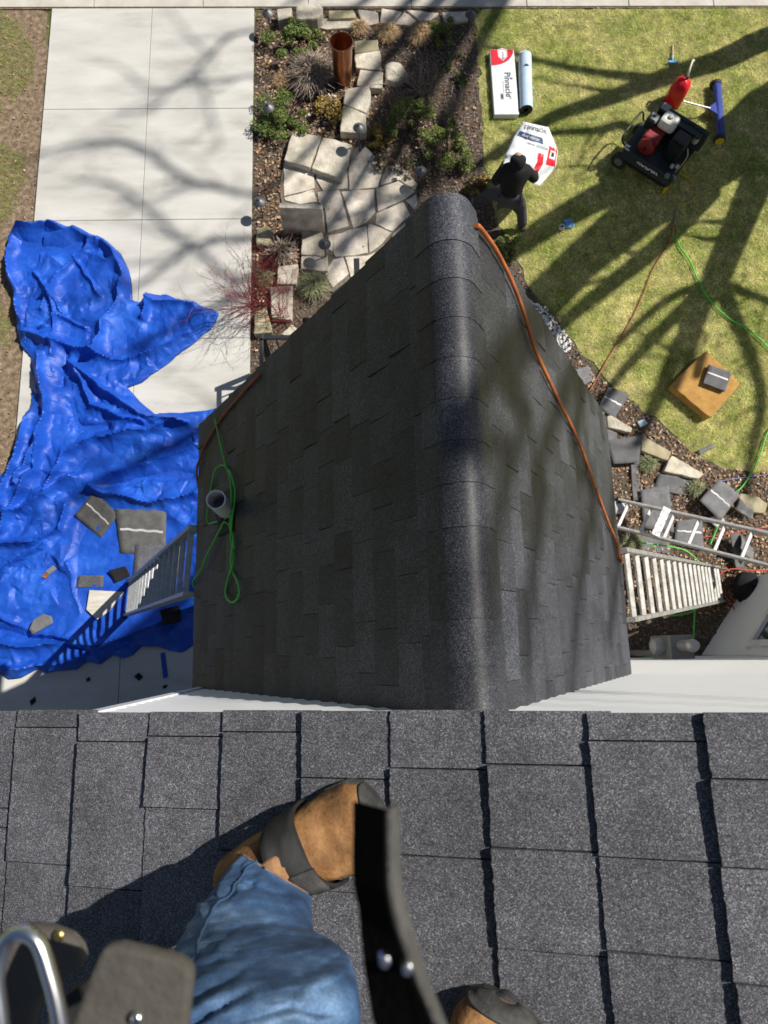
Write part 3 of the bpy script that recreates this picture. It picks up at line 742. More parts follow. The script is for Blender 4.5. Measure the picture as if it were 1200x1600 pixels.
for sc, ty, wgt in ((7.0, 'RIDGED_MULTIFRACTAL', .010), (18.0, 'RIDGED_MULTIFRACTAL', .004), (60, 'FBM', .001)):
    tx = N_.new('ShaderNodeTexNoise'); tx.noise_type = ty; tx.inputs['Scale'].default_value = sc; tx.inputs['Detail'].default_value = 3; tx.inputs['Distortion'].default_value = .6
    L_.new(geo.outputs['Position'], tx.inputs['Vector'])
    mm = N_.new('ShaderNodeMath'); mm.operation = 'MULTIPLY'; mm.inputs[1].default_value = wgt; L_.new(tx.outputs[0], mm.inputs[0])
    if hsum is None: hsum = mm.outputs[0]
    else:
        ad = N_.new('ShaderNodeMath'); L_.new(hsum, ad.inputs[0]); L_.new(mm.outputs[0], ad.inputs[1]); hsum = ad.outputs[0]
bu = N_.new('ShaderNodeBump'); bu.inputs['Strength'].default_value = .8; bu.inputs['Distance'].default_value = 1.0
L_.new(hsum, bu.inputs['Height']); L_.new(bu.outputs[0], N_['Principled BSDF'].inputs['Normal'])
tp = tb.build('tarp', 'tarp_blue', smooth=12)
md = tp.modifiers.new('solid', 'SOLIDIFY'); md.thickness = .002; md.offset = 1
tag(tp, 'large crumpled blue plastic tarp spread over the driveway', 'tarp')

# ================================================================== small builders
def scrap(label, px, py, w, l, ang, z=.03, tilt=(0, 0), bend=.02, m='shingle_back', strip=True, name='shingle_scrap', th=.006, cut=None, group=None, onz=None, cat='shingle'):
    """a loose shingle: bent sheet w x l, with a pale seal strip as its part"""
    c = P(px, py, z); t = thing(name, label, cat, (c.x, c.y, z), group)
    R = Matrix.Rotation(ang, 3, 'Z') @ Matrix.Rotation(tilt[0], 3, 'X') @ Matrix.Rotation(tilt[1], 3, 'Y')
    r = random.Random(sum(ord(ch)*(i_+1) for i_, ch in enumerate(label))); ph = r.uniform(0, 3); sk = [r.uniform(-.16, .16) for _ in range(6)]
    lo = abs(math.sin(tilt[0]))*l/2 + abs(math.sin(tilt[1]))*w/2
    def sh(u, v, h=0):
        a = (u-.5)*w; bq = (v-.5)*l
        if cut and v > .5: a += cut*(v-.5)*(.5-u)*2
        a += w*(sk[0]*v*(1-u)+sk[1]*v*u+sk[2]*(1-v)*u); bq += l*(sk[3]*u*v+sk[4]*u*(1-v)+sk[5]*(1-u)*v) + l*.02*math.sin(u*23+ph)*v
        return c + R @ Vector((a, bq, bend*(math.sin(u*3+ph)*.6+math.cos(v*4+ph)*.5) + bend*.9 + h)) + Vector((0, 0, lo))
    b = MB(); b.grid(lambda u, v: sh(u, v, 0), 8, 8); b.build('sheet', m, t, smooth=30, solid=th)
    if strip:
        b = MB(); b.grid(lambda u, v: sh(.06+.88*u, .52+.05*v, th/2+.0022), 14, 1); b.build('seal_strip', 'seal_strip', t)
    return t
def stone(label, poly, z0, z1, m='limestone', name='stone_block', cat='stone', seed=0, amp=.008, bev=.012, slope=None, atz=None):
    q = [tuple(P(px, py, z1 if atz is None else atz)[:2]) for (px, py) in poly]
    cx = sum(p[0] for p in q)/len(q); cy = sum(p[1] for p in q)/len(q)
    t = thing(name, label, cat, (cx, cy, z0))
    b = MB(); b.prism(rough_poly(q, .08, amp, seed), z0, z1, slope); b.build('block', m, t, bevel=bev, seg=2); return t
def px2z(px, py, base):      # height of a point straight above `base` seen at this pixel
    best = None
    for i in range(400):
        z = base.z + i*.005; q = P(px, py, z); d = (q.x-base.x)**2+(q.y-base.y)**2
        if best is None or d < best[0]: best = (d, z)
    return best[1]

# ------------------------------------------------------------------ garden stones
stone('pale boulder right of the copper tube beside the stone row', [(601,100),(612,94),(626,97),(638,112),(634,120),(618,128),(603,124)], 0, .13, seed=1, name='boulder', bev=.03)
stone('topmost square stone in the row right of the copper tube', [(553,64),(591,61),(592,78),(554,83)], 0, .13, 'limestone_mossy', seed=2)
stone('second stone from the sidewalk in the row right of the copper tube', [(554,84),(594,78),(597,110),(556,106)], 0, .12, seed=3)
stone('third stone of the row right of the copper tube', [(562,108),(599,112),(598,139),(557,134)], 0, .12, seed=4)
stone('fourth stone of the row below the copper tube', [(541,138),(576,134),(580,150),(572,177),(536,162)], 0, .14, seed=5)
stone('stone with a path light at its lower end below copper tube', [(536,164),(572,178),(573,208),(531,206)], 0, .15, seed=6)
stone('large left stone step block above the patio', [(457,206),(503,212),(484,262),(443,250)], 0, .15, seed=7)
stone('large right stone step block with round lamp shadow', [(505,213),(551,226),(535,280),(486,263)], 0, .15, seed=8)
stone('stepping stone with lamp shadow below the upright slab', [(472,356),(503,355),(510,400),(470,398)], 0, .10, seed=9)
stone('stepping stone at the lower end of the path light row', [(470,400),(512,398),(513,424),(470,420)], 0, .08, seed=10)
stone('pale stepping stone among the red twigs', [(434,416),(466,412),(463,444),(432,444)], 0, .12, seed=11)
stone('long grey stone under the red twigs', [(422,448),(458,446),(456,500),(424,496)], 0, .10, seed=12)
stone('grey stone beside the driveway under red twigs', [(398,486),(416,481),(426,520),(396,522)], 0, .14, 'limestone_mossy', seed=13)
stone('small pale triangular stone at the black handrail', [(438,522),(456,506),(472,522),(460,528)], 0, .08, seed=14)
stone('small mossy boulder at the driveway edge near the path light', [(400,356),(420,352),(428,366),(418,384),(400,382)], 0, .14, 'limestone_mossy', seed=15, name='boulder', bev=.03)
# upright slab
sa, sb = P(444, 362), P(508, 368)
up = thing('upright_slab', 'upright smooth stone slab standing at the edge of the patio', 'stone slab', ((sa.x+sb.x)/2, (sa.y+sb.y)/2, 0))
b = MB(); b.bar((sa.x, (sa.y+sb.y)/2+.03, .30), (sb.x, (sa.y+sb.y)/2+.0, .30), .075, .60); b.build('slab_face', 'flag', up, bevel=.012)
# sidewalk edge stones
stone('small tilted edging stone left of big block by the sidewalk', [(432,14),(456,11),(455,26),(434,32)], 0, .16, seed=16)
stone('big rounded edging block beside the sidewalk', [(462,8),(470,4),(498,4),(505,10),(504,22),(496,28),(462,30)], 0, .24, seed=17, bev=.03)
stone('mossy flat edging stone above the copper tube', [(513,16),(553,15),(558,28),(513,29)], 0, .09, 'limestone_mossy', seed=18)
stone('pale flat stone under the copper tube rim', [(482,40),(508,28),(545,30),(562,29),(565,42),(510,46)], 0, .05, seed=19)
stone('blue grey flagstone right of the mossy edging stone', [(558,14),(590,19),(592,36),(570,41)], 0, .06, 'flag', seed=20)
stone('broad pale flagstone in mid border by the sidewalk', [(596,12),(628,18),(614,36),(594,36)], 0, .06, 'flag', seed=21)
stone('triangular pale flagstone between two larger border flagstones', [(631,18),(652,32),(640,40),(616,38)], 0, .055, 'flag', seed=22)
stone('wide cream flagstone of the sidewalk border', [(634,15),(686,20),(672,32),(655,32)], 0, .06, 'flag', seed=23)
stone('last cream flagstone of the border beside the corner path light', [(690,19),(728,17),(732,32),(696,36)], 0, .055, 'flag', seed=24)
# border stones by the right eave
stone('pale border stone touching right eave corner', [(948,650),(954,648),(988,668),(987,676),(950,668)], 0, .10, seed=30)
stone('mossy stone peeking out beside the right eave', [(922,640),(946,638),(944,668),(938,672)], 0, .10, 'limestone_mossy', seed=31)
stone('yellowish border stone in the middle of the stone curb', [(1001,684),(1012,684),(1050,706),(1044,720),(1002,704)], 0, .10, 'limestone_mossy', seed=32)
stone('grey tapered border stone beside the dirt', [(1050,711),(1101,741),(1092,748),(1037,736)], 0, .10, 'limestone', seed=33)
stone('round yellow border stone at the ladder top rail', [(1156,770),(1186,776),(1200,788),(1196,802),(1176,800),(1154,778)], 0, .10, 'limestone_mossy', seed=34)

# ------------------------------------------------------------------ path lights
def path_light(label, px, py, h, z0=0.0, r=.088):
    c = P(px, py, z0+h); t = thing('path_light', label, 'path light', (c.x, c.y, z0), 'path lights in the garden')
    b = MB(); b.lathe([(.002, z0+h+.05), (.014, z0+h+.048), (.016, z0+h+.03), (.03, z0+h+.022), (r*.75, z0+h+.004), (r, z0+h-.022), (r*.97, z0+h-.026), (r*.5, z0+h-.012), (.012, z0+h-.01)][::-1], (c.x, c.y, 0), 24); b.build('lamp_shade', 'lamp_metal', t, smooth=50)
    b = MB(); b.tube([(c.x, c.y, z0-.02), (c.x, c.y, z0+h)], .012, 8); b.build('stem', 'lamp_metal', t, smooth=60)
    return t
path_light('path light at the corner of driveway and sidewalk', 418, 18, .38)
path_light('path light at the driveway edge beside the upper green shrubs', 419, 166, .36)
path_light('path light at the driveway edge left of the upright slab', 405, 314, .36)
path_light('path light over the stone below the copper tube', 561, 198, .50, 0)
path_light('path light over the stepping stones right of grey stems', 507, 380, .40)
path_light('dark shaded path light below the green shrubs', 658, 266, .34)
path_light('path light at the lawn corner beside the sidewalk', 736, 21, .33)

# ------------------------------------------------------------------ copper tube
cb = P(536, 128); ct = px2z(529, 52, cb)
cv = thing('copper_planter', 'tall open copper tube planter among the garden stones', 'planter', (cb.x, cb.y, 0))
H_ = .70
b = MB(); b.lathe([(.10, 0), (.128, .04), (.145, H_*.6), (.158, H_-.06), (.163, H_-.05), (.168, H_-.02), (.168, H_), (.160, H_), (.152, H_-.05), (.13, .12)], (cb.x, cb.y, 0), 40)
b.build('tube', 'copper', cv, smooth=50)
b = MB(); b.lathe([(.13, H_-.36), (.001, H_-.35)], (cb.x, cb.y, 0), 24); b.build('soil_fill', 'soil', cv)

# ------------------------------------------------------------------ handrail
hr = P(408, 527, .95)
hrl = thing('handrail', 'black metal handrail beside the porch steps', 'railing', (hr.x, hr.y, 0))
b = MB(); b.bar((hr.x, hr.y, .94), (hr.x+1.15, hr.y, .94), .05, .03); b.build('top_rail', 'black_iron', hrl, bevel=.004)
b = MB(); b.bar((hr.x, hr.y-.03, .935), (hr.x+.02, hr.y-1.5, .935), .05, .03); b.build('side_rail', 'black_iron', hrl, bevel=.004)
for i in range(8):
    b = MB(); b.box((hr.x+.14*(i+.3), hr.y, .5), (.016, .016, .86)); b.build('baluster', 'black_iron', hrl)
for i in range(8):
    b = MB(); b.box((hr.x+.01, hr.y-.14*(i+1.0), .5), (.016, .016, .86)); b.build('baluster', 'black_iron', hrl)
b = MB(); b.box((hr.x, hr.y, .49), (.06, .06, .98)); b.build('post', 'black_iron', hrl, bevel=.004)
b = MB(); b.bar((hr.x, hr.y, .12), (hr.x+1.1, hr.y, .12), .03, .025); b.build('bottom_rail', 'black_iron', hrl)
q = P(557, 404, .95); t = thing('rail_post', 'black metal post end standing on the patio at the roof edge', 'railing', (q.x, q.y, 0))
b = MB(); b.bar((q.x, q.y+.0, .94), (q.x, q.y-1.0, .94), .075, .04); b.build('top_rail', 'black_iron', t, bevel=.004)
b = MB(); b.box((q.x, q.y-.08, .46), (.05, .05, .92)); b.build('post', 'black_iron', t)

# ------------------------------------------------------------------ plants
mk('leaf_green', [(.2, (.035, .06, .010)), (.5, (.085, .13, .022)), (.8, (.20, .25, .06))], .6, 4, 3, island=.7, spec=.3)
mk('leaf_lime', [(.2, (.05, .075, .012)), (.5, (.12, .16, .03)), (.8, (.26, .28, .07))], .6, 4, 3, island=.7, spec=.3)
mk('leaf_autumn', [(.2, (.10, .04, .015)), (.45, (.22, .16, .03)), (.65, (.30, .26, .05)), (.9, (.42, .22, .06))], .6, 4, 3, island=.8, spec=.3)
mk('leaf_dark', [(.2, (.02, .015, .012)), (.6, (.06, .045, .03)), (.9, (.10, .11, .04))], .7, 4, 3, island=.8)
mk('stem_brown', (.09, .065, .045), .9); mk('stem_grey', [(.2, (.15, .11, .085)), (.8, (.42, .35, .28))], .9, 6, 2, island=.8)
mk('stem_red', [(.2, (.12, .012, .018)), (.8, (.34, .05, .05))], .6, 6, 2, island=.7)
mk('stem_straw', [(.2, (.30, .19, .09)), (.8, (.58, .42, .24))], .9, 6, 2, island=.8)
mk('blade_sage', [(.2, (.10, .12, .05)), (.8, (.30, .31, .17))], .8, 5, 2, island=.8)
def leaves(c, rx, ry, h, n, size, r, clumps=16, z0=.02):
    cl = []
    for _ in range(clumps):
        a = r.uniform(0, 2*math.pi); q = math.sqrt(r.random())*1.0
        zz = z0 + h*r.uniform(.25, .9)*(1-.5*q*q)
        cl.append((c.x+math.cos(a)*q*rx, c.y+math.sin(a)*q*ry, zz, r.uniform(.09, .40)))
    out = np.empty((n, 4, 3), np.float32)
    for i in range(n):
        k = cl[r.randrange(clumps)]
        p = Vector((r.gauss(0, 1), r.gauss(0, 1), r.gauss(0, .8))); p.normalize(); p *= r.random()**.4
        p = Vector((k[0]+p.x*k[3]*rx, k[1]+p.y*k[3]*ry, max(.01, k[2]+p.z*k[3]*h*.7)))
        up = Vector((r.gauss(0, .6), r.gauss(0, .6), 1)).normalized(); u = up.orthogonal().normalized(); u.rotate(Matrix.Rotation(r.uniform(0, 6.28), 3, up)); w = up.cross(u)
        s = size*r.uniform(.6, 1.3)
        out[i] = [p-u*s, p+w*s*.45, p+u*s, p-w*s*.45]
    return out
def bush(label, px, py, rx, ry, h, n, size, m, seed, name='shrub', clumps=16, stem='stem_brown', cat='shrub'):
    r = random.Random(seed); c = P(px, py); t = thing(name, label, cat, (c.x, c.y, 0))
    fast_mesh('foliage', leaves(c, rx, ry, h, n, size, r, clumps), n, m, t, 4)
    b = MB()
    for i in range(10):
        a = r.uniform(0, 6.28); q = r.uniform(.3, .8)
        b.tube([(c.x, c.y, -.01), (c.x+math.cos(a)*rx*q*.5, c.y+math.sin(a)*ry*q*.5, h*.4), (c.x+math.cos(a)*rx*q, c.y+math.sin(a)*ry*q, h*.75)], [.008, .006, .003], 5)
    b.build('stems', stem, t); return t
def tuft(label, px, py, rad, h, n, m, seed, name='grass_tuft', cat='grass', w=.006, spread=1.0, up=.3):
    r = random.Random(seed); c = P(px, py); t = thing(name, label, cat, (c.x, c.y, 0)); out = []
    for i in range(n):
        a = r.uniform(0, 6.28); q = r.uniform(up, 1)*spread; L = rad*q; hh = h*r.uniform(.6, 1)*(1.15-.5*q)
        b0 = Vector((c.x+r.gauss(0, rad*.15), c.y+r.gauss(0, rad*.15), 0)); d = Vector((math.cos(a), math.sin(a), 0)); s = Vector((-d.y, d.x, 0))*w/2
        p1 = b0+d*L*.45+Vector((0, 0, hh*.85)); p2 = b0+d*L+Vector((0, 0, hh*r.uniform(.5, 1)))
        out += [b0-s, b0+s, p1+s, p1-s, p1-s, p1+s, p2+s*.3, p2-s*.3]
    fast_mesh('blades', np.array([tuple(v) for v in out], np.float32), 0, m, t, 4)
    return t
def twigs(label, px, py, rad, h, n, m, seed, name='twig_shrub', cat='shrub', r0=.005, lean=(0, 0), levels=2):
    r = random.Random(seed); c = P(px, py); t = thing(name, label, cat, (c.x, c.y, 0)); b = MB()
    def grow(p, d, L, rr, lv):
        pts = [p]; q = p.copy(); dd = d.copy()
        for i in range(4):
            dd = (dd + Vector((r.gauss(0, .16), r.gauss(0, .16), r.gauss(.03, .1)))).normalized(); q = q + dd*L/4
            if q.z < .02: q.z = .02
            pts.append(q.copy())
            if lv > 0 and i >= 1 and r.random() < .8:
                e = (dd + Vector((r.gauss(0, .6), r.gauss(0, .6), r.gauss(.1, .35)))).normalized(); grow(q.copy(), e, L*r.uniform(.35, .65), rr*.6, lv-1)
        b.tube(pts, [rr*(1-.17*i) for i in range(5)], 4, cap=False)
    for i in range(n):
        a = r.uniform(0, 6.28); q = r.uniform(.15, 1.0)
        d = Vector((math.cos(a)*q*rad/h+lean[0], math.sin(a)*q*rad/h+lean[1], 1)).normalized()
        grow(Vector((c.x+r.gauss(0, .05), c.y+r.gauss(0, .05), -.01)), d, math.hypot(rad*q, h)*r.uniform(.7, 1), r0, levels)
    b.build('stems', m, t); return t
bush('bright green shrub beside corner path light at driveway top', 450, 76, .42, .36, .34, 5200, .016, 'leaf_green', 1)
bush('low green shrub stretch behind the copper tube rim', 488, 62, .20, .10, .20, 900, .018, 'leaf_green', 2)
bush('dark green shrub beside second driveway path light', 446, 190, .42, .38, .38, 5600, .016, 'leaf_green', 3)
bush('red and yellow leaved plant left of the mossy stones', 512, 184, .24, .24, .24, 1500, .026, 'leaf_autumn', 4)
tuft('grey dried lavender clump left of the copper tube', 488, 128, .42, .40, 1300, 'stem_grey', 5, name='lavender_clump', cat='plant', w=.008, up=.05)
tuft('small ochre dry tuft beside lavender near driveway', 440, 132, .16, .16, 380, 'stem_straw', 6)
tuft('straw grass tuft directly right of the copper rim', 563, 50, .17, .2, 500, 'stem_straw', 7)
tuft('straw grass tuft between copper rim and green shrub', 606, 58, .22, .22, 700, 'stem_straw', 8)
tuft('straw grass tuft left of the upper right green shrub', 656, 62, .23, .25, 700, 'stem_straw', 9)
bush('spreading green juniper by corner path light near lawn', 692, 60, .26, .24, .24, 1800, .02, 'leaf_lime', 10)
bush('thin green sprig lower part of garden near lawn', 712, 93, .12, .09, .12, 320, .018, 'leaf_lime', 11, clumps=7)
bush('small green sprig nearest the boulder side of the bed', 696, 110, .10, .13, .12, 320, .018, 'leaf_lime', 12, clumps=7)
bush('lowest of three small green sprigs near the lawn', 716, 130, .12, .12, .13, 360, .018, 'leaf_lime', 13, clumps=7)
bush('left green bush of the pair above the entry roof peak', 640, 205, .36, .36, .50, 5200, .017, 'leaf_lime', 14, clumps=20)
bush('right green bush of the pair above the entry roof peak', 700, 240, .36, .40, .50, 5600, .017, 'leaf_lime', 15, clumps=20)
bush('rust coloured ground plant right of the path light stone', 592, 222, .24, .20, .14, 900, .024, 'leaf_autumn', 16)
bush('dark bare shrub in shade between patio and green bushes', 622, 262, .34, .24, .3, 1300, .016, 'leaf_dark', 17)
bush('dry tan groundcover beside entry roof peak', 748, 296, .22, .15, .15, 800, .02, 'leaf_autumn', 18)
bush('small green plant below bending worker at roof edge', 792, 392, .17, .20, .2, 600, .025, 'leaf_lime', 19)
twigs('tangle of bare brown stems in the middle of the bed', 660, 140, .55, .30, 46, 'stem_grey', 20, r0=.006)
twigs('red brown bare stems left of the lawn edge', 706, 185, .35, .28, 34, 'stem_grey', 21, r0=.005)
twigs('bare rusty stems below the boulder', 618, 165, .30, .22, 26, 'stem_grey', 22, r0=.005)
tuft('grey upright stems below the upright slab', 440, 402, .26, .34, 260, 'stem_grey', 23, name='grey_stems', cat='plant', w=.012, up=.05)
twigs('red twig dogwood leaning over the driveway edge', 402, 480, .62, .75, 30, 'stem_red', 24, r0=.0055, lean=(-.12, .1), levels=3)
twigs('red twig dogwood in front of the black handrail', 442, 500, .45, .6, 26, 'stem_red', 25, r0=.005, levels=2)
twigs('red twig dogwood beside the grey stems', 420, 425, .30, .35, 20, 'stem_red', 26, r0=.004, levels=2)
tuft('sage green grass tuft beside the stepping stones', 492, 452, .26, .25, 600, 'blade_sage', 27)
tuft('small pale grass tuft among the red twigs', 414, 440, .16, .2, 300, 'blade_sage', 28)
tuft('mossy green tuft between border stones right of eave', 1010, 726, .15, .15, 420, 'blade_sage', 29)
tuft('green tuft beside the leaning shingle scrap', 1085, 766, .15, .15, 420, 'blade_sage', 30)
tuft('yellow green weed patch left of ladder rungs', 985, 848, .20, .12, 420, 'blade_sage', 31)

# ================================================================== HOSES
def hose(name, label, cat, pts, r, m, k=8, extra=None):
    b = MB(); b.tube(smoothpath(pts, k), r, 8)
    if extra:
        for e in extra: b.tube(smoothpath(e, k), r, 8)
    return tag(b.build(name, m, smooth=80), label, cat)
Z1 = lambda px, py: 280+px/3.3333
g1 = [(185,180),(210,290),(240,420),(262,480),(272,560),(270,640),(264,740),(280,800),(271,900),(272,960),(303,1030),(313,1080),(300,1122),(275,1137),(250,1120),(242,1080),(254,1010),(273,955),
      (284,890),(268,800),(275,700),(287,620),(289,550),(272,480),(245,432),(215,424),(188,450),(170,515),(156,600),(145,690),(154,726),(195,717),(238,720),(264,742),(281,800),(285,860)]
g1 = [PEL(280+a/3.3333, 600+c/3.3333, .016 + .008*((i*7) % 3)) for i, (a, c) in enumerate(g1)]
e0 = PEL(335.5, 654, .02)
start = [Vector((EX_L-.03, e0.y+.02, EZ_E-.25)), Vector((EX_L-.02, e0.y+.01, EZ_E-.02))]
g2 = [PEL(280+a/3.3333, 600+c/3.3333, .03) for (a, c) in [(268,640),(240,700),(200,780),(140,900),(110,970)]]
g2 += [Vector((EX_L-.03, g2[-1].y-.06, EZ_E-.02)), Vector((EX_L-.06, g2[-1].y-.1, EZ_E-.35))]
hose('green_hose', 'bright green hose looped round vent pipe on the shaded roof slope', 'hose', g1, .0055, 'hose_green', 8, [g2])
og = [PER(a, c, .022) for (a, c) in [(744,352),(752,358),(776,392),(800,440),(815,478),(826,512),(838,550),(868,615),(900,680),(914,715),(930,760),(950,815),(963,845),(967,866)]]
og += [og[-1]+Vector((.05, -.03, -.10)), og[-1]+Vector((.07, -.06, -.35))]
hose('orange_hose', 'orange air hose draped along the sunlit right roof edge', 'hose', og, .0085, 'hose_orange')
ol = [PEL(a, c, .016) for (a, c) in [(404,587),(388,603),(370,624),(350,648),(336,668),(322,692),(316,708)]]
ol = [ol[0]+Vector((.05, .06, -.05))] + ol + [Vector((EX_L-.02, ol[-1].y-.1, EZ_E-.0)), Vector((EX_L-.02, ol[-1].y-.25, EZ_E-.15))]
hose('rust_hose', 'thin rust orange hose along the left roof corner', 'hose', ol, .008, 'hose_rust')
def gp(l, z=.04): return [P(a, c, z) for a, c in l]
hose('red_hose', 'red brown hose running across the lawn to the eave', 'hose', gp([(1051,352),(1047,372),(1036,394),(1018,425),(1008,452),(990,492),(970,528),(950,560),(932,592),(914,624),(900,650)]), .009, 'hose_rust')
hose('lawn_green_hose', 'green hose curving across the lawn past the foam block', 'hose', gp([(1056,366),(1062,385),(1078,408),(1092,440),(1112,472),(1140,498),(1170,515),(1210,552),(1260,600),(1250,650),(1205,668),(1188,708),(1176,735),(1160,760),(1146,774),(1122,822),(1110,850)], .045), .010, 'hose_green')
hose('ladder_green_hose', 'green hose looping over the foot of the right ladder', 'hose', gp([(1000,848),(1040,853),(1070,860),(1092,878),(1105,902),(1105,930),(1096,946),(1075,958),(1045,962),(1022,957)], .30), .009, 'hose_green')
hose('wall_green_hose', 'green hose hanging in shade beside the electric meter', 'hose', gp([(1086,930),(1085,965),(1082,1000),(1070,1016),(1045,1024),(1010,1026),(984,1022)], .25), .009, 'hose_green')
hose('blue_cord', 'thin blue violet cord on the dirt near the curb', 'cord', gp([(1122,752),(1150,748),(1180,744),(1210,740)], .03), .007, 'cord_blue')
hose('bay_red_hose', 'red hose curling past the white bay corner', 'hose', gp([(1215,890),(1175,891),(1145,889),(1128,895),(1121,908),(1128,925),(1142,942),(1152,960),(1168,973),(1185,977),(1215,972)], .12), .009, 'hose_red')
hose('debris_red_hose', 'red hose crossing under the leaning ladder rungs', 'hose', gp([(1210,822),(1170,828),(1140,834),(1110,838),(1085,842)], .03), .009, 'hose_red')
hose('yellow_hose', 'short yellow whip hose from the air compressor', 'hose', gp([(1056,262),(1066,272),(1080,280),(1089,292),(1086,308),(1072,318),(1058,324)], .06), .010, 'hose_yellow')
cpl = thing('hose_splitter', 'metal hose splitter where the lawn hoses join', 'fitting', tuple(P(1054, 345, 0)))
b = MB(); b.tube(gp([(1056,326),(1055,338),(1053,350)], .035), .014, 10); b.build('body', 'grey_metal', cpl, smooth=60)
b = MB(); b.tube(gp([(1053,348),(1048,357)], .035), .012, 10); b.build('outlet', 'brass', cpl, smooth=60)
b = MB(); b.tube(gp([(1053,348),(1057,360),(1057,368)], .035), .012, 10); b.build('outlet', 'brass', cpl, smooth=60)

# ================================================================== LADDERS
def ladder(label, B, T, W, w, m, n0=0.0, spacing=.305, rung=(.045, .03), extra=0, group='aluminium ladders'):
    """B, T: centre of foot and of top; W: unit vector across"""
    B, T, W = Vector(B), Vector(T), Vector(W).normalized(); D = (T-B); L = D.length; D.normalize(); Nn = D.cross(W).normalized()
    t = thing('extension_ladder', label, 'ladder', tuple(B), group)
    for s in (-1, 1):
        o = W*(s*w/2); b = MB()
        b.bar(B+o, T+o, .075, .030, W); b.build('rail', m, t, bevel=.004)
        f = MB(); f.box(B+o+Vector((0, 0, .0)), (.05, .09, .05)); f.build('foot', 'ladder_foot', t, bevel=.006)
    n = int((L-.15)/spacing)
    for i in range(n+1):
        c = B + D*(.14+i*spacing)
        b = MB(); b.bar(c-W*(w/2-.002), c+W*(w/2-.002), rung[0], rung[1], (0, 0, 1)); b.build('rung', m, t, bevel=.006)
    return t, D, Nn
# left ladder, foot on the tarp, top against the left eave
tl = (P(309, 829, 4.42)+P(309, 931, 4.42))/2; bl = (P(206, 908, .12)+P(192, 962, .12))/2
ladder('aluminium ladder standing on the blue tarp against left eave', (bl.x, bl.y, .10), (EX_L-.045, tl.y, 4.55), (0.06, 1, 0), .42, 'aluminium', rung=(.034, .03))
tr = (P(973, 868, 4.45)+P(976, 964, 4.45))/2; br = (P(1136, 884, .1)+P(1124, 940, .1))/2
ladder('pale worn ladder with many rungs against the right eave', (br.x, br.y, .03), (EX_RT+.045, tr.y, 4.55), (-.02, 1, 0), .44, 'aluminium_worn', rung=(.036, .03))
fb = P(958, 801, .05); dh = Vector((.87, -.48, 0)); 
lt, LD, LN = ladder('aluminium ladder leaning low towards the bay above shingle scraps', (fb.x, fb.y, .06), tuple(fb+dh*3.1+Vector((0, 0, 2.55))), (-.48, -.87, 0), .38, 'aluminium_bright', rung=(.04, .028))
b = MB(); c = fb + dh*.47 + Vector((0, 0, .06+.47*.81))
b.bar(c+Vector((.48, .87, 0))*.2+Vector((0, 0, .05)), c-Vector((.48, .87, 0))*.2+Vector((0, 0, .05)), .10, .018); b.build('splashed_tread', 'paint_splash', lt, bevel=.003)

# ================================================================== SHINGLE SCRAPS
S_ = scrap
S_('grey shingle scrap tucked beside the red hose at the eave', 912, 588, .30, .26, .5, bend=.02, strip=False)
S_('shiny dark shingle scrap with pale strip on the mulch near the eave', 956, 630, .30, .34, -.55, z=.05, tilt=(.1, .1))
S_('dark square shingle scrap over the stone curb', 977, 702, .40, .38, .08, z=.10, bend=.012, strip=False)
S_('shingle sheet partly under the leaning ladder at left', 992, 752, .12, .55, .0, z=.02, strip=False)
S_('wide grey shingle sheet beneath the curb stones', 1048, 758, .48, .22, -.12, z=.02, strip=False)
S_('upright grey shingle sheet behind the paint splashed tread', 1024, 790, .40, .60, .02, z=.035, strip=False)
S_('bent shingle scrap with pale strip resting on border stones', 1121, 781, .42, .42, -.72, z=.09, tilt=(.05, .1), bend=.03)
S_('small violet grey shingle corner at the round yellow stone', 1164, 797, .22, .14, -.6, z=.11, strip=False)
S_('white backed shingle scrap below the ladder rails', 1120, 812, .18, .14, .6, z=.05, strip=False, m='seal_strip')
S_('grey shingle sheet lying between the two right ladders', 1020, 850, .45, .30, .05, z=.02, strip=False)
S_('large grey shingle sheet under the leaning ladder middle', 1078, 832, .42, .34, -.2, z=.03)
S_('grey shingle sheet seen through the right ladder rungs', 1068, 915, .38, .26, .1, z=.02, strip=False)
S_('long shingle strip standing at the right ladder foot', 1148, 865, .14, .40, .15, z=.05, tilt=(.2, .2), strip=False)
S_('crumpled shingle scrap at the foot of right ladder', 1158, 858, .22, .26, .9, z=.07, tilt=(.3, .2), strip=False, bend=.05)
S_('thin pale bark scrap lying on bare dirt by the curb', 1102, 702, .26, .07, .45, z=.02, strip=False, cat='scrap', name='bark_scrap')
S_('small blue grey scrap in the dark mulch', 1002, 662, .12, .08, .5, z=.03, strip=False, m='roll_blue', name='paper_scrap', cat='scrap')
S_('grey shingle end under the eave beside the curb', 955, 690, .16, .30, .1, z=.03, strip=False)
S_('pale scrap beside the ladder foot near the eave', 966, 792, .22, .16, .4, z=.03, strip=False, m='seal_strip', name='paper_scrap', cat='scrap')
def on_tarp(label, px, py, w, l, ang, **k):
    q = P(px, py, .1); z = tarp_z(q.x, q.y, .5*max(w, l))
    return scrap(label, px, py, w, l, ang, z=z, **k)
on_tarp('square grey shingle with dark band on the blue tarp', 151, 803, .42, .38, -.68, m='shingle_dull', bend=.02)
on_tarp('grey shingle sheet striped by shadow beside left ladder', 230, 832, .66, .52, .0, m='shingle_dull', bend=.015)
on_tarp('dark shingle sheet half hidden behind the left ladder', 240, 880, .58, .44, .15, m='shingle', strip=False, bend=.01)
on_tarp('small black shingle strip on tarp above white board', 140, 908, .34, .14, .06, m='shingle', strip=False)
on_tarp('folded dark shingle scrap alone on lower left tarp', 66, 972, .32, .16, .55, m='shingle_back', strip=False, tilt=(.15, .1), cut=.2)
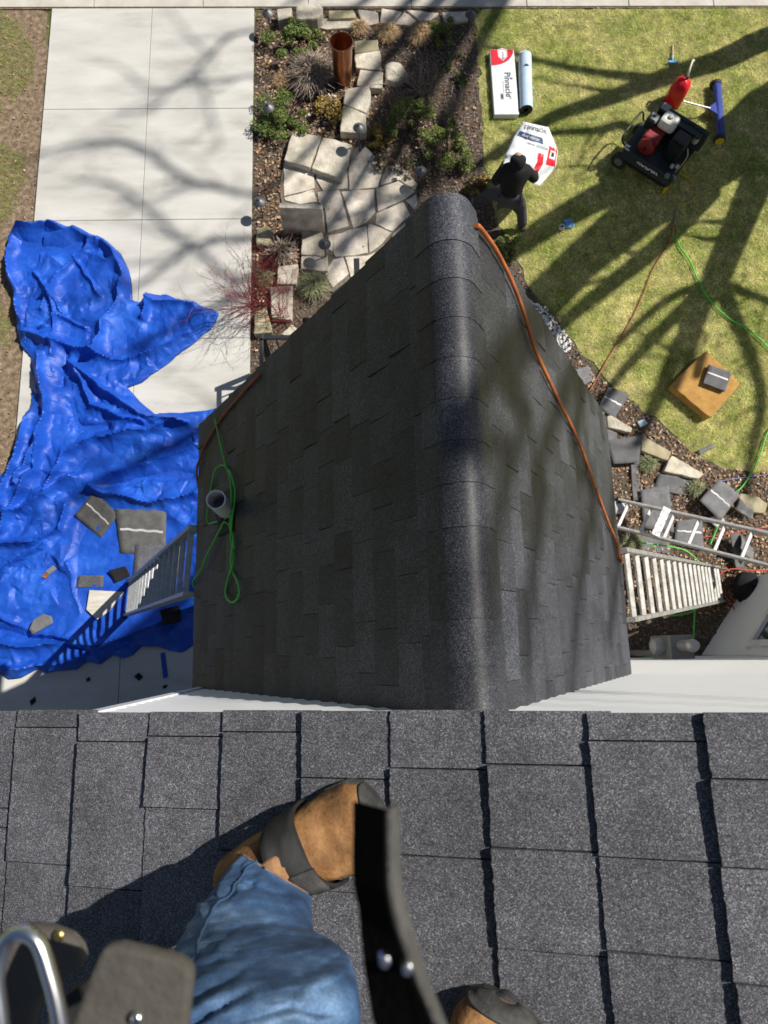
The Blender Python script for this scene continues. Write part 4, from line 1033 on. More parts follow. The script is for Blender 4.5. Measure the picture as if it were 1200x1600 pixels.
on_tarp('small grey flat scrap beside the leaf on the tarp', 80, 892, .12, .06, .8, m='shingle_back', strip=False)
on_tarp('black crumpled felt under left ladder shadow', 270, 962, .26, .18, .3, m='cloth_black', strip=False, bend=.06, name='felt_scrap', cat='felt')
on_tarp('round dark pot lid lying at the left ladder foot', 190, 896, .20, .18, .3, m='cloth_black', strip=False, bend=.03, name='felt_scrap', cat='felt')
bw = P(160, 943, .16); bz = tarp_z(bw.x, bw.y)
t = thing('board_offcut', 'pale cut board with pointed end on the tarp beside ladder', 'board', (bw.x, bw.y, bz))
b = MB(); b.prism([tuple(P(a, c, .2)[:2]) for a, c in [(136,921),(190,924),(166,955),(148,968),(131,952)]], bz, bz+.035); b.build('board', 'wood_white', t, bevel=.004)
q = P(73, 901, .1); b = MB(); qz = tarp_z(q.x, q.y, .06)+.01
b.add([(q.x-.05, q.y, qz), (q.x, q.y-.03, qz+.02), (q.x+.05, q.y+.01, qz), (q.x, q.y+.045, qz+.025)], [(0, 1, 2, 3)]); tag(b.build('dry_leaf', 'dried_leaf', solid=.002), 'single curled orange brown leaf on the blue tarp', 'leaf')
# scraps on the concrete by the wall
for i, (lab, px, py, w, l, a, mm) in enumerate([('blue tape strip on the shaded concrete beside the roof', 257, 1040, .06, .30, .15, 'tarp_blue'), ('black diamond shaped scrap on the shaded concrete', 218, 1057, .075, .075, .78, 'asphalt_cut'),
        ('tiny dark scrap on the concrete near the tarp edge', 138, 1062, .045, .04, .4, 'asphalt_cut'), ('black scrap on the concrete at the roof edge', 52, 1096, .08, .06, .6, 'asphalt_cut'), ('dark crumb pile scrap beside the blue tape', 258, 1073, .05, .035, .2, 'asphalt_cut')]):
    scrap(lab, px, py, w, l, a, z=.054, bend=.006, m=mm, strip=False, th=.003, name='tape_scrap' if i == 0 else 'shingle_crumb', cat='scrap')
# black plastic at the bay corner
q = P(1162, 920, .1); t = thing('plastic_bundle', 'crumpled black plastic bundle at the foot of the white bay', 'plastic', (q.x, q.y, 0))
b = MB(); b.grid(lambda u, v: (q.x+.17*math.cos(6.283*u)*math.sin(.15+2.9*v)*(1+.25*mnoise.noise(Vector((u*6, v*5, 2)))), q.y+.22*math.sin(6.283*u)*math.sin(.15+2.9*v)*(1+.25*mnoise.noise(Vector((u*5, v*6, 4)))), .15-.15*math.cos(.15+2.9*v)+.02), 22, 12, True); b.build('bundle', 'cloth_black', t, smooth=30)

# ================================================================== LETTERING
def lettering(txt, size, M4, m, parent, name='lettering', sx=1.0, bold=0.0):
    cu = bpy.data.curves.new('lettering', 'FONT'); cu.body = txt; cu.size = size; cu.align_x = 'CENTER'; cu.align_y = 'CENTER'; cu.extrude = .0006; cu.offset = bold
    ob = bpy.data.objects.new('lettering', cu); COL.objects.link(ob)
    dg = bpy.context.evaluated_depsgraph_get(); me = bpy.data.meshes.new_from_object(ob.evaluated_get(dg)); bpy.data.objects.remove(ob)
    off = wloc(parent)
    me.transform(Matrix.Translation(-off) @ M4 @ Matrix.Diagonal((sx, 1, 1, 1)))
    me.materials.clear(); me.materials.append(M_(m))
    o = bpy.data.objects.new(name, me); COL.objects.link(o); o.parent = parent; return o
def frame(o, x, y, z):
    M = Matrix((x, y, z)).transposed().to_4x4(); M.translation = Vector(o); return M

# ================================================================== SHINGLE BUNDLE AND ROLL
q0 = P(769, 76, .10); q1 = P(807, 80, .10); q2 = P(807, 178, .10); q3 = P(768, 178, .10)
bc = (q0+q1+q2+q3)/4; W_ = (q1-q0).length; L_ = (q3-q0).length
t = thing('shingle_bundle', 'white wrapped shingle bundle with red end lying on lawn', 'bundle', (bc.x, bc.y, 0))
b = MB(); b.box((bc.x, bc.y, .055), (W_, L_, .10)); b.build('wrapper', 'wrap_white', t, bevel=.012)
ztop = .1075
b = MB(); n = 14
pts = [(bc.x-W_/2+.012, bc.y+L_/2-.012), (bc.x+W_/2-.012, bc.y+L_/2-.012)] + [(bc.x-W_/2+.012+(W_-.024)*math.cos(a), bc.y+L_/2-.012-.275*math.sin(a)*1.05) for a in [i/n*1.5708 for i in range(1, n+1)]]
b.prism(pts, .104, ztop); b.build('red_print', 'wrap_red', t)
sh = [(-.055, .075), (0, .10), (.055, .075), (.05, -.02), (0, -.075), (-.05, -.02)]
cx, cy = bc.x+.005, bc.y+L_/2-.12
for k_, mm, z_ in ((1.35, 'ink_white', .1085), (1.2, 'wrap_red', .1092), (1.08, 'ink_white', .1099)):
    b = MB(); b.prism([(cx+x*k_, cy+y*k_) for x, y in sh], .104, z_); b.build('emblem', mm, t)
ex, ey, ez = Vector((0, -1, 0)), Vector((1, 0, 0)), Vector((0, 0, 1))
lettering('ATLAS', .05, frame((cx, cy-.005, .1103), ex, ey, ez), 'ink_dark', t, bold=.001)
lettering('Pinnacle', .135, frame((bc.x+.05, bc.y-.06, .1062), ex, ey, ez), 'ink_dark', t, bold=.002)
for (dx, dy, w, l, mm) in ((-.05, -.27, .05, .11, 'ink_grey'), (-.05, -.27, .03, .07, 'ink_dark'), (-.02, -.10, .012, .22, 'ink_grey'), (.075, -.29, .03, .06, 'ink_grey'), (.11, .05, .04, .03, 'ink_blue')):
    b = MB(); b.box((bc.x+dx, bc.y+dy, .1055+(.0008 if mm == 'ink_dark' else 0)), (w, l, .0016)); b.build('print_panel', mm, t)
r0 = P(820, 88, .10); r1 = P(822, 172, .10)
t = thing('underlayment_roll', 'pale blue underlayment roll beside the white shingle bundle', 'roll', ((r0.x+r1.x)/2, (r0.y+r1.y)/2, 0))
R = .10; b = MB()
def rollf(u, v):
    a = 6.283*u; p = r0.lerp(r1, v); rr = R*(1+.015*math.sin(v*9+a)); return (p.x+rr*math.cos(a), p.y, .10+rr*math.sin(a))
b.grid(rollf, 32, 10, True); b.build('roll_body', 'roll_blue', t, smooth=60)
for p, s in ((r0, 1), (r1, -1)):
    b = MB(); b.lathe([(.035, 0), (.06, .002), (.10, .0)], (p.x, p.y-.001*s, .10), 28, Matrix.Rotation(-s*math.pi/2, 3, 'X')); b.build('roll_end', 'black_rubber', t)
b = MB(); b.add([(r0.x-.09, r0.y-.03, .19), (r0.x+.02, r0.y-.02, .206), (r0.x+.0, r0.y+.08, .15), (r0.x-.10, r0.y+.05, .12)], [(0, 1, 2, 3)]); b.build('torn_flap', 'roll_blue', t, solid=.003)
b = MB(); b.add([(r0.x-.06, r0.y-.26, .196), (r0.x-.015, r0.y-.235, .204), (r0.x+.03, r0.y-.27, .204), (r0.x-.01, r0.y-.275, .207)], [(0, 1, 2, 3)]); b.build('printed_mark', 'ink_dark', t, solid=.002)

# ================================================================== COMPRESSOR
cc = P(1028, 238, .25); ax = Vector((.79, -.61, 0)).normalized(); ay = Vector((.61, .79, 0)).normalized(); az = Vector((0, 0, 1)); RA = Matrix((ax, ay, az)).transposed()
comp = thing('air_compressor', 'black wheeled air compressor with petrol engine on shaded lawn', 'compressor', (cc.x, cc.y, 0))
def C(x, y, z): return Vector((cc.x, cc.y, 0)) + ax*x + ay*y + az*z
def cbox(name, m, c, s, bev=.01, parent=comp, top=1.0):
    b = MB(); b.box(C(*c), s, RA, top); return b.build(name, m, parent, bevel=bev)
def ccyl(name, m, a, c, r, n=24, parent=comp, bev=.006):
    b = MB(); b.tube([C(*a), C(*c)], r, n); return b.build(name, m, parent, smooth=50, bevel=bev)
for yy in (-.26, .04):
    b = MB(); p = [C(-.42, yy, .22), C(-.40, yy, .22), C(-.36, yy, .22), C(.36, yy, .22), C(.40, yy, .22), C(.42, yy, .22)]
    b.tube(p, [.05, .10, .13, .13, .10, .05], 28); b.build('air_tank', 'black_paint', comp, smooth=60)
cbox('deck', 'black_panel', (0, -.06, .375), (.86, .58, .03))
for yy in (-.35, .27):
    w = ccyl('wheel', 'black_rubber', (-.40, yy-.035, .13), (-.40, yy+.035, .13), .125, 28)
    b = MB(); b.tube([C(-.40, yy-.04, .13), C(-.40, yy+.04, .13)], .06, 20); b.build('hub', 'grey_metal', w, smooth=50)
ccyl('axle', 'grey_metal', (-.40, -.36, .13), (-.40, .28, .13), .015, 10)
for yy in (-.30, .2): cbox('leg', 'yellow_paint', (.40, yy, .06), (.05, .06, .12), .006)
cbox('side_rail', 'black_panel', (0, -.375, .35), (.84, .04, .11), .012)
nv = (-ay*.80+az*.60).normalized(); uv_ = (ay*.60+az*.80).normalized()
b = MB(); b.box(C(.0, -.385, .34), (.80, .16, .012), Matrix((ax, uv_, nv)).transposed()); b.build('name_panel', 'black_paint', comp, bevel=.004)
lettering('ROLAIR', .10, frame(C(.02, -.385, .34)+nv*.0075, ax, uv_, nv), 'ink_white', comp, bold=.003)
# engine
cbox('engine_block', 'engine_red', (-.16, -.10, .50), (.24, .26, .22), .03)
b = MB(); b.lathe([(.12, 0), (.125, .05), (.10, .07), (.05, .075)], C(-.16, -.235, .50), 26, RA @ Matrix.Rotation(math.pi/2, 3, 'X')); b.build('recoil_cover', 'engine_red', comp, smooth=40)
b = MB(); b.lathe([(.035, .0), (.03, .012)], C(-.16, -.312, .50), 14, RA @ Matrix.Rotation(math.pi/2, 3, 'X')); b.build('starter_hub', 'black_paint', comp)
ft = cbox('fuel_tank', 'tank_white', (-.09, .10, .68), (.26, .24, .15), .045, top=.92)
b = MB(); b.lathe([(.035, 0), (.035, .025), (.02, .03)], C(-.10, .10, .755), 18); b.build('fuel_cap', 'grey_plastic', ft, smooth=40)
cbox('muffler', 'black_paint', (-.30, .02, .62), (.15, .17, .16), .02); cbox('muffler_guard', 'grey_metal', (-.30, .02, .706), (.11, .12, .012), .004)
ccyl('exhaust_outlet', 'asphalt_cut', (-.30, .02, .70), (-.30, .02, .716), .022, 14)
cbox('air_filter', 'black_paint', (-.24, .22, .66), (.16, .14, .15), .02); cbox('filter_cover', 'grey_plastic', (-.24, .22, .742), (.12, .11, .012), .006)
# pump, belt guard, gauge
cbox('pump_block', 'black_paint', (.20, -.08, .50), (.20, .18, .22), .02)
for i in range(5): cbox('cooling_fin', 'black_panel', (.20, -.08, .60+.025*i), (.22, .2, .008), .003)
cbox('pump_head', 'black_paint', (.20, -.08, .74), (.2, .18, .05), .015)
cbox('belt_guard', 'black_panel', (.10, .235, .56), (.76, .05, .36), .02)
cbox('guard_top', 'black_panel', (.10, .16, .70), (.60, .12, .02), .006)
ccyl('intake_filter', 'aluminium', (.36, .12, .60), (.36, .12, .69), .045, 18); ccyl('intake_cap', 'black_paint', (.36, .12, .69), (.36, .12, .72), .05, 18)
b = MB(); b.tube(smoothpath([C(.34, -.05, .62), C(.40, -.10, .55), C(.40, -.20, .46), C(.38, -.28, .40)], 6), .008, 8); b.build('air_line', 'brass', comp, smooth=60)
for (x_, y_, z_) in ((.36, -.22, .42), (.30, -.26, .42)): ccyl('gauge', 'ink_silver', (x_, y_, z_), (x_, y_, z_+.05), .025, 14)
ccyl('outlet_cock', 'grey_metal', (.38, -.33, .40), (.46, -.36, .38), .018, 10); ccyl('caster_knob', 'grey_metal', (.32, -.40, .38), (.32, -.40, .43), .035, 16)
b = MB(); b.tube(smoothpath([C(-.44, -.30, .36), C(-.52, -.30, .48), C(-.52, .2, .48), C(-.44, .22, .36)], 6), .014, 10); b.build('push_handle', 'black_paint', comp, smooth=60)

# gas can
q = P(1050, 160, .0); gcn = thing('gas_can', 'tall red gas can with pale spout behind the compressor', 'gas can', (q.x, q.y, 0))
def canf(u, v):
    a = 6.283*u; z = [0, .0, .02, .26, .36, .42, .44][min(6, int(v*6+.001))]; s = [.0, .92, 1, 1, .88, .55, .0][min(6, int(v*6+.001))]
    ca, sa_ = math.cos(a), math.sin(a); k = 3.2; rr = (abs(ca)**k+abs(sa_)**k)**(-1/k)
    return (q.x+1.25*(.115*s*rr*ca*.8+.095*s*rr*sa_*.5), q.y+1.25*(.095*s*rr*sa_*.9-.05*s*rr*ca), z)
b = MB(); b.grid(canf, 28, 6, True); b.build('can_body', 'can_red', gcn, smooth=60)
b = MB(); b.tube([(q.x+.02, q.y+.02, .40), (q.x+.02, q.y+.02, .48)], .036, 16); b.build('cap', 'black_rubber', gcn, smooth=50)
b = MB(); b.tube(smoothpath([(q.x-.05, q.y-.02, .37), (q.x-.04, q.y-.01, .45), (q.x+.02, q.y-.0, .45)], 5), .016, 8); b.build('handle', 'can_red', gcn, smooth=60)
b = MB(); b.tube(smoothpath([(q.x+.02, q.y+.02, .47), (q.x+.02, q.y+.05, .54), (q.x+.06, q.y+.16, .58), (q.x+.10, q.y+.20, .55)], 6), [.02]*7+[.017]*12, 10); b.build('spout', 'spout', gcn, smooth=60)
b = MB(); b.tube(smoothpath([(q.x+.05, q.y+.02, .47), (q.x+.08, q.y+.08, .52), (q.x+.10, q.y+.20, .55)], 6), .008, 8); b.build('spout_loop', 'black_rubber', gcn, smooth=60)

# magnetic sweeper
a_ = P(1120, 131, .12); c_ = P(1126, 214, .12); sw = thing('magnetic_sweeper', 'blue rolling magnetic sweeper bar with handle beside the compressor', 'sweeper', ((a_.x+c_.x)/2, (a_.y+c_.y)/2, 0))
dv = (c_-a_).normalized()
b = MB(); b.bar(a_, c_, .12, .10); b.build('bar', 'blue_paint', sw, bevel=.04, seg=4)
for p, mm in ((a_-dv*.01, 'orange_paint'), (c_+dv*.01, 'yellow_paint')):
    sgn = -1 if mm == 'orange_paint' else 1
    b = MB(); b.tube([p - dv*sgn*.02 + Vector((0, 0, -.035)), p + dv*sgn*.035 + Vector((0, 0, -.035))], .085, 24); w = b.build('wheel', 'black_rubber', sw, smooth=50)
    b = MB(); b.tube([p + dv*sgn*.034 + Vector((0, 0, -.035)), p + dv*sgn*.042 + Vector((0, 0, -.035))], .065, 24); b.build('hub_disc', mm, w, smooth=50)
mid_ = (a_+c_)/2; hx = Vector((-1, .02, 0))
b = MB(); b.prism([(mid_.x-.05, mid_.y-.11), (mid_.x-.05, mid_.y+.11), (mid_.x-.17, mid_.y+.02), (mid_.x-.17, mid_.y-.02)], .14, .165); b.build('bracket', 'blue_paint', sw, bevel=.004)
b = MB(); b.tube([mid_+hx*.14+Vector((0, 0, .03)), mid_+hx*.62+Vector((0, 0, .16))], .013, 10); b.build('handle', 'handle_steel', sw, smooth=60)

# hammer, tape, foam block
h0 = P(1051, 70, .04); h1 = P(1051, 98, .04); hm = thing('hammer', 'small blue headed hammer with wood handle on the lawn', 'hammer', ((h0.x+h1.x)/2, (h0.y+h1.y)/2, 0))
b = MB(); b.tube([h0, h1], [.014, .016], 10); b.build('handle', 'handle_wood', hm, smooth=60)
b = MB(); b.bar(h1+Vector((-.075, .005, .01)), h1+Vector((.085, -.012, .01)), .04, .035); b.build('head', 'hammer_blue', hm, bevel=.006)
b = MB(); b.tube([h1+Vector((0, .12, .002)), h1+Vector((0, .02, .002))], .0175, 10); b.build('grip_band', 'hammer_blue', hm, smooth=60)
q = P(877, 356, .03); tr_ = thing('tape_roll', 'small tan tape roll lying in the shaded grass', 'tape', (q.x, q.y, 0))
b = MB(); b.lathe([(.022, .03), (.022, .07), (.045, .07), (.045, .03)], (q.x, q.y, 0), 20); b.build('roll', 'wood_white', tr_, smooth=40)
q = P(888, 350, .03); w_ = MB(); w_.grid(lambda u, v: (q.x+(u-.5)*.13+.02*math.sin(v*5), q.y+(v-.5)*.14, .05+.03*mnoise.noise(Vector((u*4, v*4, 1)))), 7, 7)
tag(w_.build('wrapper', 'hammer_blue', smooth=30, solid=.002), 'crumpled bright blue wrapper in the grass beside tape', 'wrapper')
fz = .17
fpl = [tuple(P(a, c, fz)[:2]) for a, c in [(1104,547),(1157,600),(1110,653),(1048,601)]]
fcx, fcy = sum(p[0] for p in fpl)/4, sum(p[1] for p in fpl)/4
t = thing('foam_block', 'tan yellow foam block on the lawn under a shingle stack', 'foam block', (fcx, fcy, 0))
b = MB(); b.prism(rough_poly(fpl, .07, .006, 3), .02, fz); b.build('block', 'foam', t, bevel=.012)
spx = [(1111,566),(1146,584),(1130,614),(1096,598)]
for i in range(5):
    z0_ = fz+.002+i*.013; q4 = [P(a, c, z0_+.012) for a, c in spx]
    cx = sum(p.x for p in q4)/4; cy = sum(p.y for p in q4)/4; ang = -.42+.05*math.sin(i*2.3)
    lab = 'topmost shingle with a pale strip of the stack on the foam block' if i == 4 else ['lowest', 'second lowest', 'middle', 'second from top'][i]+' shingle of the stack on the foam block'
    t = thing('cut_shingle', lab, 'shingle', (cx, cy, z0_), 'shingles stacked on the foam block')
    Rz = Matrix.Rotation(ang, 3, 'Z'); off = Vector((.012*math.sin(i*3.1), .012*math.cos(i*4.3), 0))
    b = MB(); b.box(Vector((cx, cy, z0_+.006))+off, (.31, .28, .0115), Rz); b.build('sheet', 'shingle_back', t, bevel=.002)
    if i == 4:
        b = MB(); b.box(Vector((cx, cy, z0_+.0135))+off+Rz @ Vector((0, .03, 0)), (.29, .02, .002), Rz); b.build('seal_strip', 'seal_strip', t)

# ================================================================== PEOPLE
def skin_fig(name, J, E_, m, parent, root, sub=1):
    """one continuous surface grown over joints J {key: (point, radius)} along edges E_"""
    keys = list(J); off = wloc(parent)
    me = bpy.data.meshes.new(name); me.from_pydata([tuple(Vector(J[k][0])-off) for k in keys], [(keys.index(a), keys.index(b)) for a, b in E_], [])
    o = bpy.data.objects.new(name, me); COL.objects.link(o); o.parent = parent; me.materials.append(M_(m))
    md = o.modifiers.new('skin', 'SKIN'); md.use_smooth_shade = True
    for i, k in enumerate(keys):
        r = J[k][1]; me.skin_vertices[0].data[i].radius = (r, r) if not isinstance(r, tuple) else r
        me.skin_vertices[0].data[i].use_root = (k == root)
    md = o.modifiers.new('sub', 'SUBSURF'); md.levels = sub; md.render_levels = sub
    return o
def hand_joints(J, E_, pre, wrist, direc, side, curl=.5, s=1.0):
    d = Vector(direc).normalized(); n = Vector(side).normalized(); up = d.cross(n).normalized()
    palm = Vector(wrist)+d*.05*s; J[pre+'palm'] = (palm, .028*s); E_.append((pre+'wrist', pre+'palm'))
    for i, (k, L) in enumerate((('index', .072), ('middle', .080), ('ring', .074), ('little', .058))):
        b0 = palm + d*.035*s + n*(.027-.018*i)*s; b1 = b0 + (d*math.cos(curl*.5)-up*math.sin(curl*.5))*L*.55*s; b2 = b1 + (d*math.cos(curl*1.6)-up*math.sin(curl*1.6))*L*.5*s
        J[pre+k+'0'] = (b0, .0095*s); J[pre+k+'1'] = (b1, .0085*s); J[pre+k+'2'] = (b2, .0075*s)
        E_ += [(pre+'palm', pre+k+'0'), (pre+k+'0', pre+k+'1'), (pre+k+'1', pre+k+'2')]
    t0 = palm + n*.03*s - d*.012*s; t1 = t0 + (n*.7+d*.7)*.036*s; t2 = t1 + (d*.9-up*.4)*.028*s
    J[pre+'thumb0'] = (t0, .011*s); J[pre+'thumb1'] = (t1, .0095*s); J[pre+'thumb2'] = (t2, .008*s)
    E_ += [(pre+'palm', pre+'thumb0'), (pre+'thumb0', pre+'thumb1'), (pre+'thumb1', pre+'thumb2')]

# ---- worker on the lawn, bending over a torn bundle wrapper
wf1 = P(816, 356, .06); wf2 = P(741, 320, .06)
wk = thing('person', 'worker in black hoodie and grey trousers bending with a printed wrapper', 'person', (wf1.x, wf1.y, 0))
pel = P(798, 304, .86); che = P(801, 276, 1.14); nek = P(806, 261, 1.29); hd = P(810, 249, 1.39)
axw = Vector((.97, -.22, 0)); 
shl, shr = P(783, 268, 1.22), P(824, 266, 1.20)
ell, elr = P(773, 285, 1.0), P(835, 280, .98)
hnl, hnr = P(794, 246, .86), P(836, 268, .72)
k1 = (pel+wf1)/2 + Vector((.06, .10, .02)); k2 = (pel+wf2)/2 + Vector((-.02, .08, .03))
hp1 = pel+axw*.09-Vector((0, 0, .04)); hp2 = pel-axw*.09-Vector((0, 0, .04))
J = {'pel': (pel, .12), 'che': (che, .125), 'nek': (nek, .05), 'jaw': (hd-Vector((0, 0, .06)), .07), 'hd': (hd, .092), 'crown': (hd+Vector((.0, .03, .07)), .07), 'nose': (hd+Vector((.01, .10, -.03)), .018),
     'shl': (shl, .055), 'ell': (ell, .042), 'lwrist': (hnl, .03), 'shr': (shr, .055), 'elr': (elr, .042), 'rwrist': (hnr, .03),
     'hp1': (hp1, .085), 'k1': (k1, .06), 'a1': (wf1+Vector((0, 0, .05)), .045), 't1': (wf1+Vector((.03, .10, -.02)), .035), 'hp2': (hp2, .085), 'k2': (k2, .06), 'a2': (wf2+Vector((0, 0, .05)), .045), 't2': (wf2+Vector((-.02, .10, -.02)), .035)}
E_ = [('pel', 'che'), ('che', 'nek'), ('nek', 'jaw'), ('jaw', 'hd'), ('hd', 'crown'), ('hd', 'nose'), ('che', 'shl'), ('shl', 'ell'), ('ell', 'lwrist'), ('che', 'shr'), ('shr', 'elr'), ('elr', 'rwrist'),
      ('pel', 'hp1'), ('hp1', 'k1'), ('k1', 'a1'), ('a1', 't1'), ('pel', 'hp2'), ('hp2', 'k2'), ('k2', 'a2'), ('a2', 't2')]
hand_joints(J, E_, 'l', hnl, (.3, .9, -.2), (.9, -.3, .2)); hand_joints(J, E_, 'r', hnr, (-.2, .9, -.2), (-.9, -.2, .2))
skin_fig('body', J, E_, 'skin', wk, 'pel')
J = {'pel': (pel+Vector((0, 0, .0)), (.165, .15)), 'mid': ((pel+che)/2, (.155, .15)), 'che': (che, (.16, .15)), 'hood': (nek+Vector((0, -.01, .03)), .10), 'hd': (hd+Vector((0, -.01, .0)), .118), 'cr': (hd+Vector((0, .02, .06)), .09),
     'shl': (shl, .08), 'ell': (ell, .066), 'hl': (hnl.lerp(ell, .12), .045), 'shr': (shr, .08), 'elr': (elr, .066), 'hr': (hnr.lerp(elr, .12), .045)}
skin_fig('hoodie', J, [('pel', 'mid'), ('mid', 'che'), ('che', 'hood'), ('hood', 'hd'), ('hd', 'cr'), ('che', 'shl'), ('shl', 'ell'), ('ell', 'hl'), ('che', 'shr'), ('shr', 'elr'), ('elr', 'hr')], 'cloth_black', wk, 'pel', 2)
J = {'pel': (pel-Vector((0, 0, .04)), (.15, .13)), 'hp1': (hp1, .10), 'k1': (k1, .082), 'c1': (wf1+Vector((0, 0, .04)), .072), 'hp2': (hp2, .10), 'k2': (k2, .082), 'c2': (wf2+Vector((0, 0, .04)), .072)}
skin_fig('trousers', J, [('pel', 'hp1'), ('hp1', 'k1'), ('k1', 'c1'), ('pel', 'hp2'), ('hp2', 'k2'), ('k2', 'c2')], 'cloth_grey', wk, 'pel', 2)
for f_, dx in ((wf1, .03), (wf2, -.04)):
    J = {'h': (Vector((f_.x, f_.y-.05, .05)), (.045, .05)), 'm': (Vector((f_.x, f_.y+.03, .055)), (.05, .05)), 't': (Vector((f_.x+dx, f_.y+.17, .045)), (.045, .04))}
    skin_fig('boot', J, [('h', 'm'), ('m', 't')], 'boot_grey', wk, 'm', 2)
pc = P(777, 283, 1.075); Rp = Matrix.Rotation(.4, 3, 'Z') @ Matrix.Rotation(-.5, 3, 'Y')
b = MB(); b.box(pc, (.075, .055, .006), Rp); pt_ = b.build('sleeve_patch', 'ink_blue', wk, bevel=.002)
b = MB(); b.box(pc+Rp @ Vector((.018, -.006, .003)), (.034, .03, .006), Rp); b.build('patch_mark', 'wrap_red', pt_)
b = MB(); b.box(pc+Rp @ Vector((-.018, .012, .003)), (.03, .014, .006), Rp); b.build('patch_mark', 'ink_white', pt_)

# ---- the wrapper in his arms: an arched, creased sheet
WL = [(817, 190, .78), (803, 212, .84), (790, 240, .95), (786, 256, .98)]
WR = [(857, 199, .66), (872, 236, .60), (868, 262, .58), (842, 292, .60)]
def lerp3(L, v):
    f = v*(len(L)-1); i = min(len(L)-2, int(f)); t = f-i; return tuple(L[i][k]*(1-t)+L[i+1][k]*t for k in range(3))
def wsurf(u, v, off=0.0):
    a, c = lerp3(WL, v), lerp3(WR, v); px, py, z = (a[k]*(1-u)+c[k]*u for k in range(3))
    z += .17*math.sin(math.pi*min(1, u*1.05))**.8*(1-.25*abs(v-.5)) + .055*mnoise.noise(Vector((u*3.5, v*4, 3))) + .030*abs(mnoise.noise(Vector((u*9, v*10, 6)))) + .014*abs(math.sin(u*11+v*7)) + off
    return P(px, py, z)
wr = thing('bundle_wrapper', 'torn white and red printed shingle wrapper held by bending worker', 'wrapper', tuple(wsurf(.5, .5)))
b = MB(); b.grid(lambda u, v: wsurf(u, v), 26, 30); b.build('sheet', 'wrap_white', wr, smooth=50, solid=.003)
def patch(name, m, u0, u1, v0, v1, off=.006, sk=0):
    b = MB(); b.grid(lambda u, v: wsurf(u0+(u1-u0)*u+sk*v, v0+(v1-v0)*v, off), 14, 12); return b.build(name, m, wr, smooth=50)
patch('red_print', 'wrap_red', .80, .985, .30, .66); patch('printed_band', 'ink_blue', .06, .68, .20, .31); patch('red_stripe', 'wrap_red', .60, .72, .48, .86, sk=.06)
patch('emblem', 'ink_white', .84, .96, .36, .52, .009); patch('emblem', 'ink_dark', .87, .93, .40, .48, .012); patch('red_print', 'wrap_red', .55, .80, .90, .985)
patch('print_panel', 'ink_grey', .30, .50, .36, .385); patch('print_panel', 'ink_grey', .52, .78, .34, .40); patch('print_panel', 'ink_grey', .2, .42, .50, .515); patch('print_panel', 'ink_dark', .58, .80, .84, .88)
def lettering_on(txt, size, uc, vc, du, dv, m):
    o = lettering(txt, size, Matrix.Identity(4), m, None); off = wloc(wr)
    for v in o.data.vertices: v.co = wsurf(min(.99, max(.01, uc+v.co.x*du)), min(.99, max(.005, vc-v.co.y*dv)), .010+v.co.z) - off
    o.parent = wr
lettering_on('pinnacle', 1.0, .5, .07, .22, .14, 'ink_dark'); lettering_on('duration', 1.0, .37, .255, .13, .085, 'ink_white')

# ---- the photographer crouching on the main roof
def roofpt(v, off): return Vector((v.x, v.y, roof_z(v.x)+off))
ph = thing('person', 'person in blue jeans and tan work boots crouching on the foreground roof', 'person', tuple(PR(500, 1320)))
mk('jeans', [(.32, (.016, .05, .13)), (.5, (.042, .10, .215)), (.66, (.13, .215, .34))], .85, 7, 8, bump=.5, bscale=500, dist=.001, fine=(420, .66, 1.25), big=(14, .6, 1.35))
mk('denim_seam', (.03, .07, .15), .85); mk('boot_tan', [(.34, (.07, .035, .014)), (.46, (.20, .092, .03)), (.6, (.31, .155, .055)), (.72, (.40, .22, .09))], .75, 17, 9, bump=.7, bscale=55, dist=.005, fine=(240, .8, 1.12), big=(22, .7, 1.15))
mk('boot_collar', [(.3, (.16, .075, .03)), (.7, (.36, .20, .10))], .8, 30, 6, bump=.4); mk('rubber_worn', [(.35, (.022, .022, .022)), (.55, (.045, .045, .043)), (.75, (.10, .098, .09))], .75, 22, 8, bump=.3, bscale=150)
mk('strap_black', [(.3, (.006, .006, .006)), (.7, (.018, .018, .0175))], .7, 30, 5, bump=.4, bscale=400, dist=.002, stretch=(3, 1, 1))
mk('leather_grey', [(.3, (.045, .041, .035)), (.55, (.075, .068, .058)), (.75, (.12, .11, .095))], .9, 14, 7, bump=.4, bscale=90); mk('webbing', (.004, .004, .004), 1.0, bump=.3, bscale=200, spec=.05); mk('webbing_edge', [(.3, (.05, .049, .045)), (.7, (.11, .105, .098))], .95, 60, 4, bump=.5, bscale=200)
mk('chrome', (.72, .72, .72), .22, metal=1)
